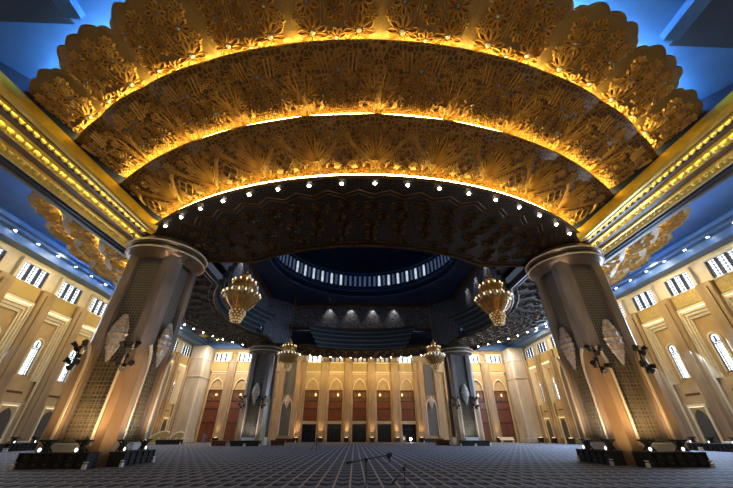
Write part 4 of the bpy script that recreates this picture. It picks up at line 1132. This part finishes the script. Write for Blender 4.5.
# person standing by the wooden screens at the back left
def person(loc, label):
    e = empty('person', label, 'person', loc, rad(15))
    me = D.meshes.new('body')
    V = [(0, 0, .95), (0, 0, 1.15), (0, 0, 1.38), (0, -.01, 1.50), (0, -.02, 1.58), (0, -.02, 1.70),
         (.10, 0, .90), (.11, -.01, .50), (.11, .02, .08), (.12, -.14, .03), (-.10, 0, .90), (-.11, -.01, .50), (-.11, .02, .08), (-.12, -.14, .03),
         (.19, 0, 1.40), (.24, .01, 1.12), (.24, -.10, .90), (.24, -.14, .82), (-.19, 0, 1.40), (-.24, .01, 1.12), (-.24, -.10, .90), (-.24, -.14, .82)]
    E = [(0, 1), (1, 2), (2, 3), (3, 4), (4, 5), (0, 6), (6, 7), (7, 8), (8, 9), (0, 10), (10, 11), (11, 12), (12, 13), (2, 14), (14, 15), (15, 16), (16, 17), (2, 18), (18, 19), (19, 20), (20, 21)]
    Rr = [.16, .15, .17, .06, .09, .085, .10, .07, .05, .04, .10, .07, .05, .04, .075, .055, .042, .035, .075, .055, .042, .035]
    me.from_pydata(V, E, []); o = D.objects.new('body', me); COL.objects.link(o); o.parent = e
    me.materials.append(M['skin'])
    m = o.modifiers.new('skin', 'SKIN')
    for i, sv in enumerate(me.skin_vertices[0].data): sv.radius = (Rr[i], Rr[i]*.85); sv.use_root = (i == 0)
    o.modifiers.new('sub', 'SUBSURF').levels = 1
    b = MB(); b.lathe([(.0, 1.44), (.10, 1.44), (.21, 1.40), (.22, 1.2), (.20, 1.0), (.24, .6), (.30, .2), (.29, .18), (0, .2)], n=16, sx=1, sy=.75); b.build('robe', 'bluecloth', e, smooth=50)
    for s in (-1, 1):
        b = MB(); b.tube((s*.18, 0, 1.40), (s*.25, .01, 1.12), .095, .085, 10); b.tube((s*.25, .01, 1.12), (s*.25, -.09, .92), .085, .08, 10); b.build('sleeve', 'bluecloth', e, smooth=60)
    b = MB(); b.ball((0, .01, 1.69), .105, 12, 8, (1, 1.05, 1.05)); b.build('hair', 'hair', e, smooth=60)
    return e
person((-29.8, 70.5, 0), 'person in a long blue robe standing before the wooden screen at back left')

# ------------------------------------------------------------------ lights
W = D.worlds.new('hall'); SC.world = W; W.use_nodes = True
W.node_tree.nodes['Background'].inputs[0].default_value = (.35, .42, .6, 1); W.node_tree.nodes['Background'].inputs[1].default_value = .15
WARM = (1, .74, .42)
# added warm fill light along the front wall behind the camera
lamp('AREA', 'front_fill', (0, YF+.3, 9.0), 900, (1, .86, .66), target=(0, 30, 13), shape='RECTANGLE', size=60, size_y=8)
for sx in (-1, 1):
    # lines of cornice lights washing the side walls
    for y in (36, 52, 68):
        lamp('AREA', 'cornice_wash', (sx*36.0, y, 20.0), 620 if sx < 0 else 900, (1, .78, .46), target=(sx*41, y, 9), shape='RECTANGLE', size=1.0, size_y=14)
    lamp('AREA', 'window_daylight', (sx*39.5, 44, 12), 2600 if sx < 0 else 15000, (.46, .68, 1.0), target=(sx*10, 42, 0), shape='RECTANGLE', size=40, size_y=6)
lamp('AREA', 'back_wall_wash', (0, YB-5.5, 15.2), 1050, (1, .62, .20), target=(0, YB, 9), shape='RECTANGLE', size=28, size_y=1)
for sx in (-1, 1):
    lamp('AREA', 'back_wall_wash_side', (sx*31, YB-6, 19), 1900, (1, .88, .72), target=(sx*31, YB, 9), shape='RECTANGLE', size=12, size_y=1)
# floodlights on the bookcases by the columns, with added fill spots
for sx in (-1, 1):
    x = sx*18
    lamp('SPOT', 'column_flood', (x-sx*.5, YN-3.4, 1.3), 520, (1, .70, .38), target=(x, YN-1.9, 5.5), spot_size=rad(150), spot_blend=.9, shadow_soft_size=.2)
    lamp('SPOT', 'column_flood', (x-sx*3.3, YN-.4, 1.3), 480, (.95, .82, .70), target=(x-sx*1.9, YN, 5.5), spot_size=rad(150), spot_blend=.9, shadow_soft_size=.2)
    lamp('SPOT', 'corner_fill', (x-sx*4.6, YN-5.0, .5), 950, (1, .62, .26), target=(x-sx*2.0, YN-2.0, 4.2), spot_size=rad(85), spot_blend=.9, shadow_soft_size=.2)  # added fill for the column arris, no fixture stands here
    lamp('SPOT', 'far_column_flood', (x, YR-3.6, 1.3), 260, (.85, .87, .95), target=(x, YR-1.9, 6), spot_size=rad(150), spot_blend=.9, shadow_soft_size=.2)
    for y in (29.3, 56.2): lamp('POINT', 'chandelier_glow', (sx*12.7, y, 12.6), 160, (1, .70, .36), shadow_soft_size=1.2)
    lamp('SPOT', 'column_upper_fill', (sx*9.5, 13.5, .6), 1800, (1, .84, .72), target=(x, YN-2, 11), spot_size=rad(42), spot_blend=.8, shadow_soft_size=.3)  # added fill from the open floor, no fixture stands here
    # added fill spots aimed up at the canopy
    lamp('SPOT', 'canopy_fill', (sx*9, 14, .8), 520, (1, .70, .36), target=(sx*6, 12, 18), spot_size=rad(110), spot_blend=.9, shadow_soft_size=.4)
# small spots washing the frieze of the dome well
for ang in (90, 180, 270):
    for a in (-6.5, -2.2, 2.2, 6.5):
        R = Matrix.Rotation(rad(ang), 4, 'Z'); p = R @ Vector((a, -17.35, 23.8)); q = R @ Vector((a, -18.1, 21.0))
        lamp('SPOT', 'frieze_spot', (p.x, p.y+C, p.z), 260, (1, .93, .85), target=(q.x, q.y+C, q.z), spot_size=rad(75), spot_blend=.7, shadow_soft_size=.05)
lamp('POINT', 'dome_glow', (0, C, 22), 130, (.35, .52, 1.0), shadow_soft_size=3)

# ------------------------------------------------------------------ camera
cam = D.cameras.new('camera'); cam.sensor_width = 36; cam.sensor_fit = 'HORIZONTAL'; cam.lens = 36*308.15/733; cam.clip_start = .05; cam.clip_end = 500
co = D.objects.new('camera', cam); COL.objects.link(co)
co.location = (-1.06, 0, 1.625); co.rotation_euler = (rad(90+31.64), 0, rad(-1.88))
SC.camera = co
SC.view_settings.view_transform = 'Standard'; SC.view_settings.look = 'None'; SC.view_settings.exposure = 0.0; SC.view_settings.gamma = 1.0
SC.cycles.max_bounces = 6; SC.cycles.diffuse_bounces = 3; SC.cycles.glossy_bounces = 3; SC.cycles.caustics_reflective = False; SC.cycles.caustics_refractive = False
SC.cycles.sample_clamp_indirect = 6
SC.cycles.use_denoising = True
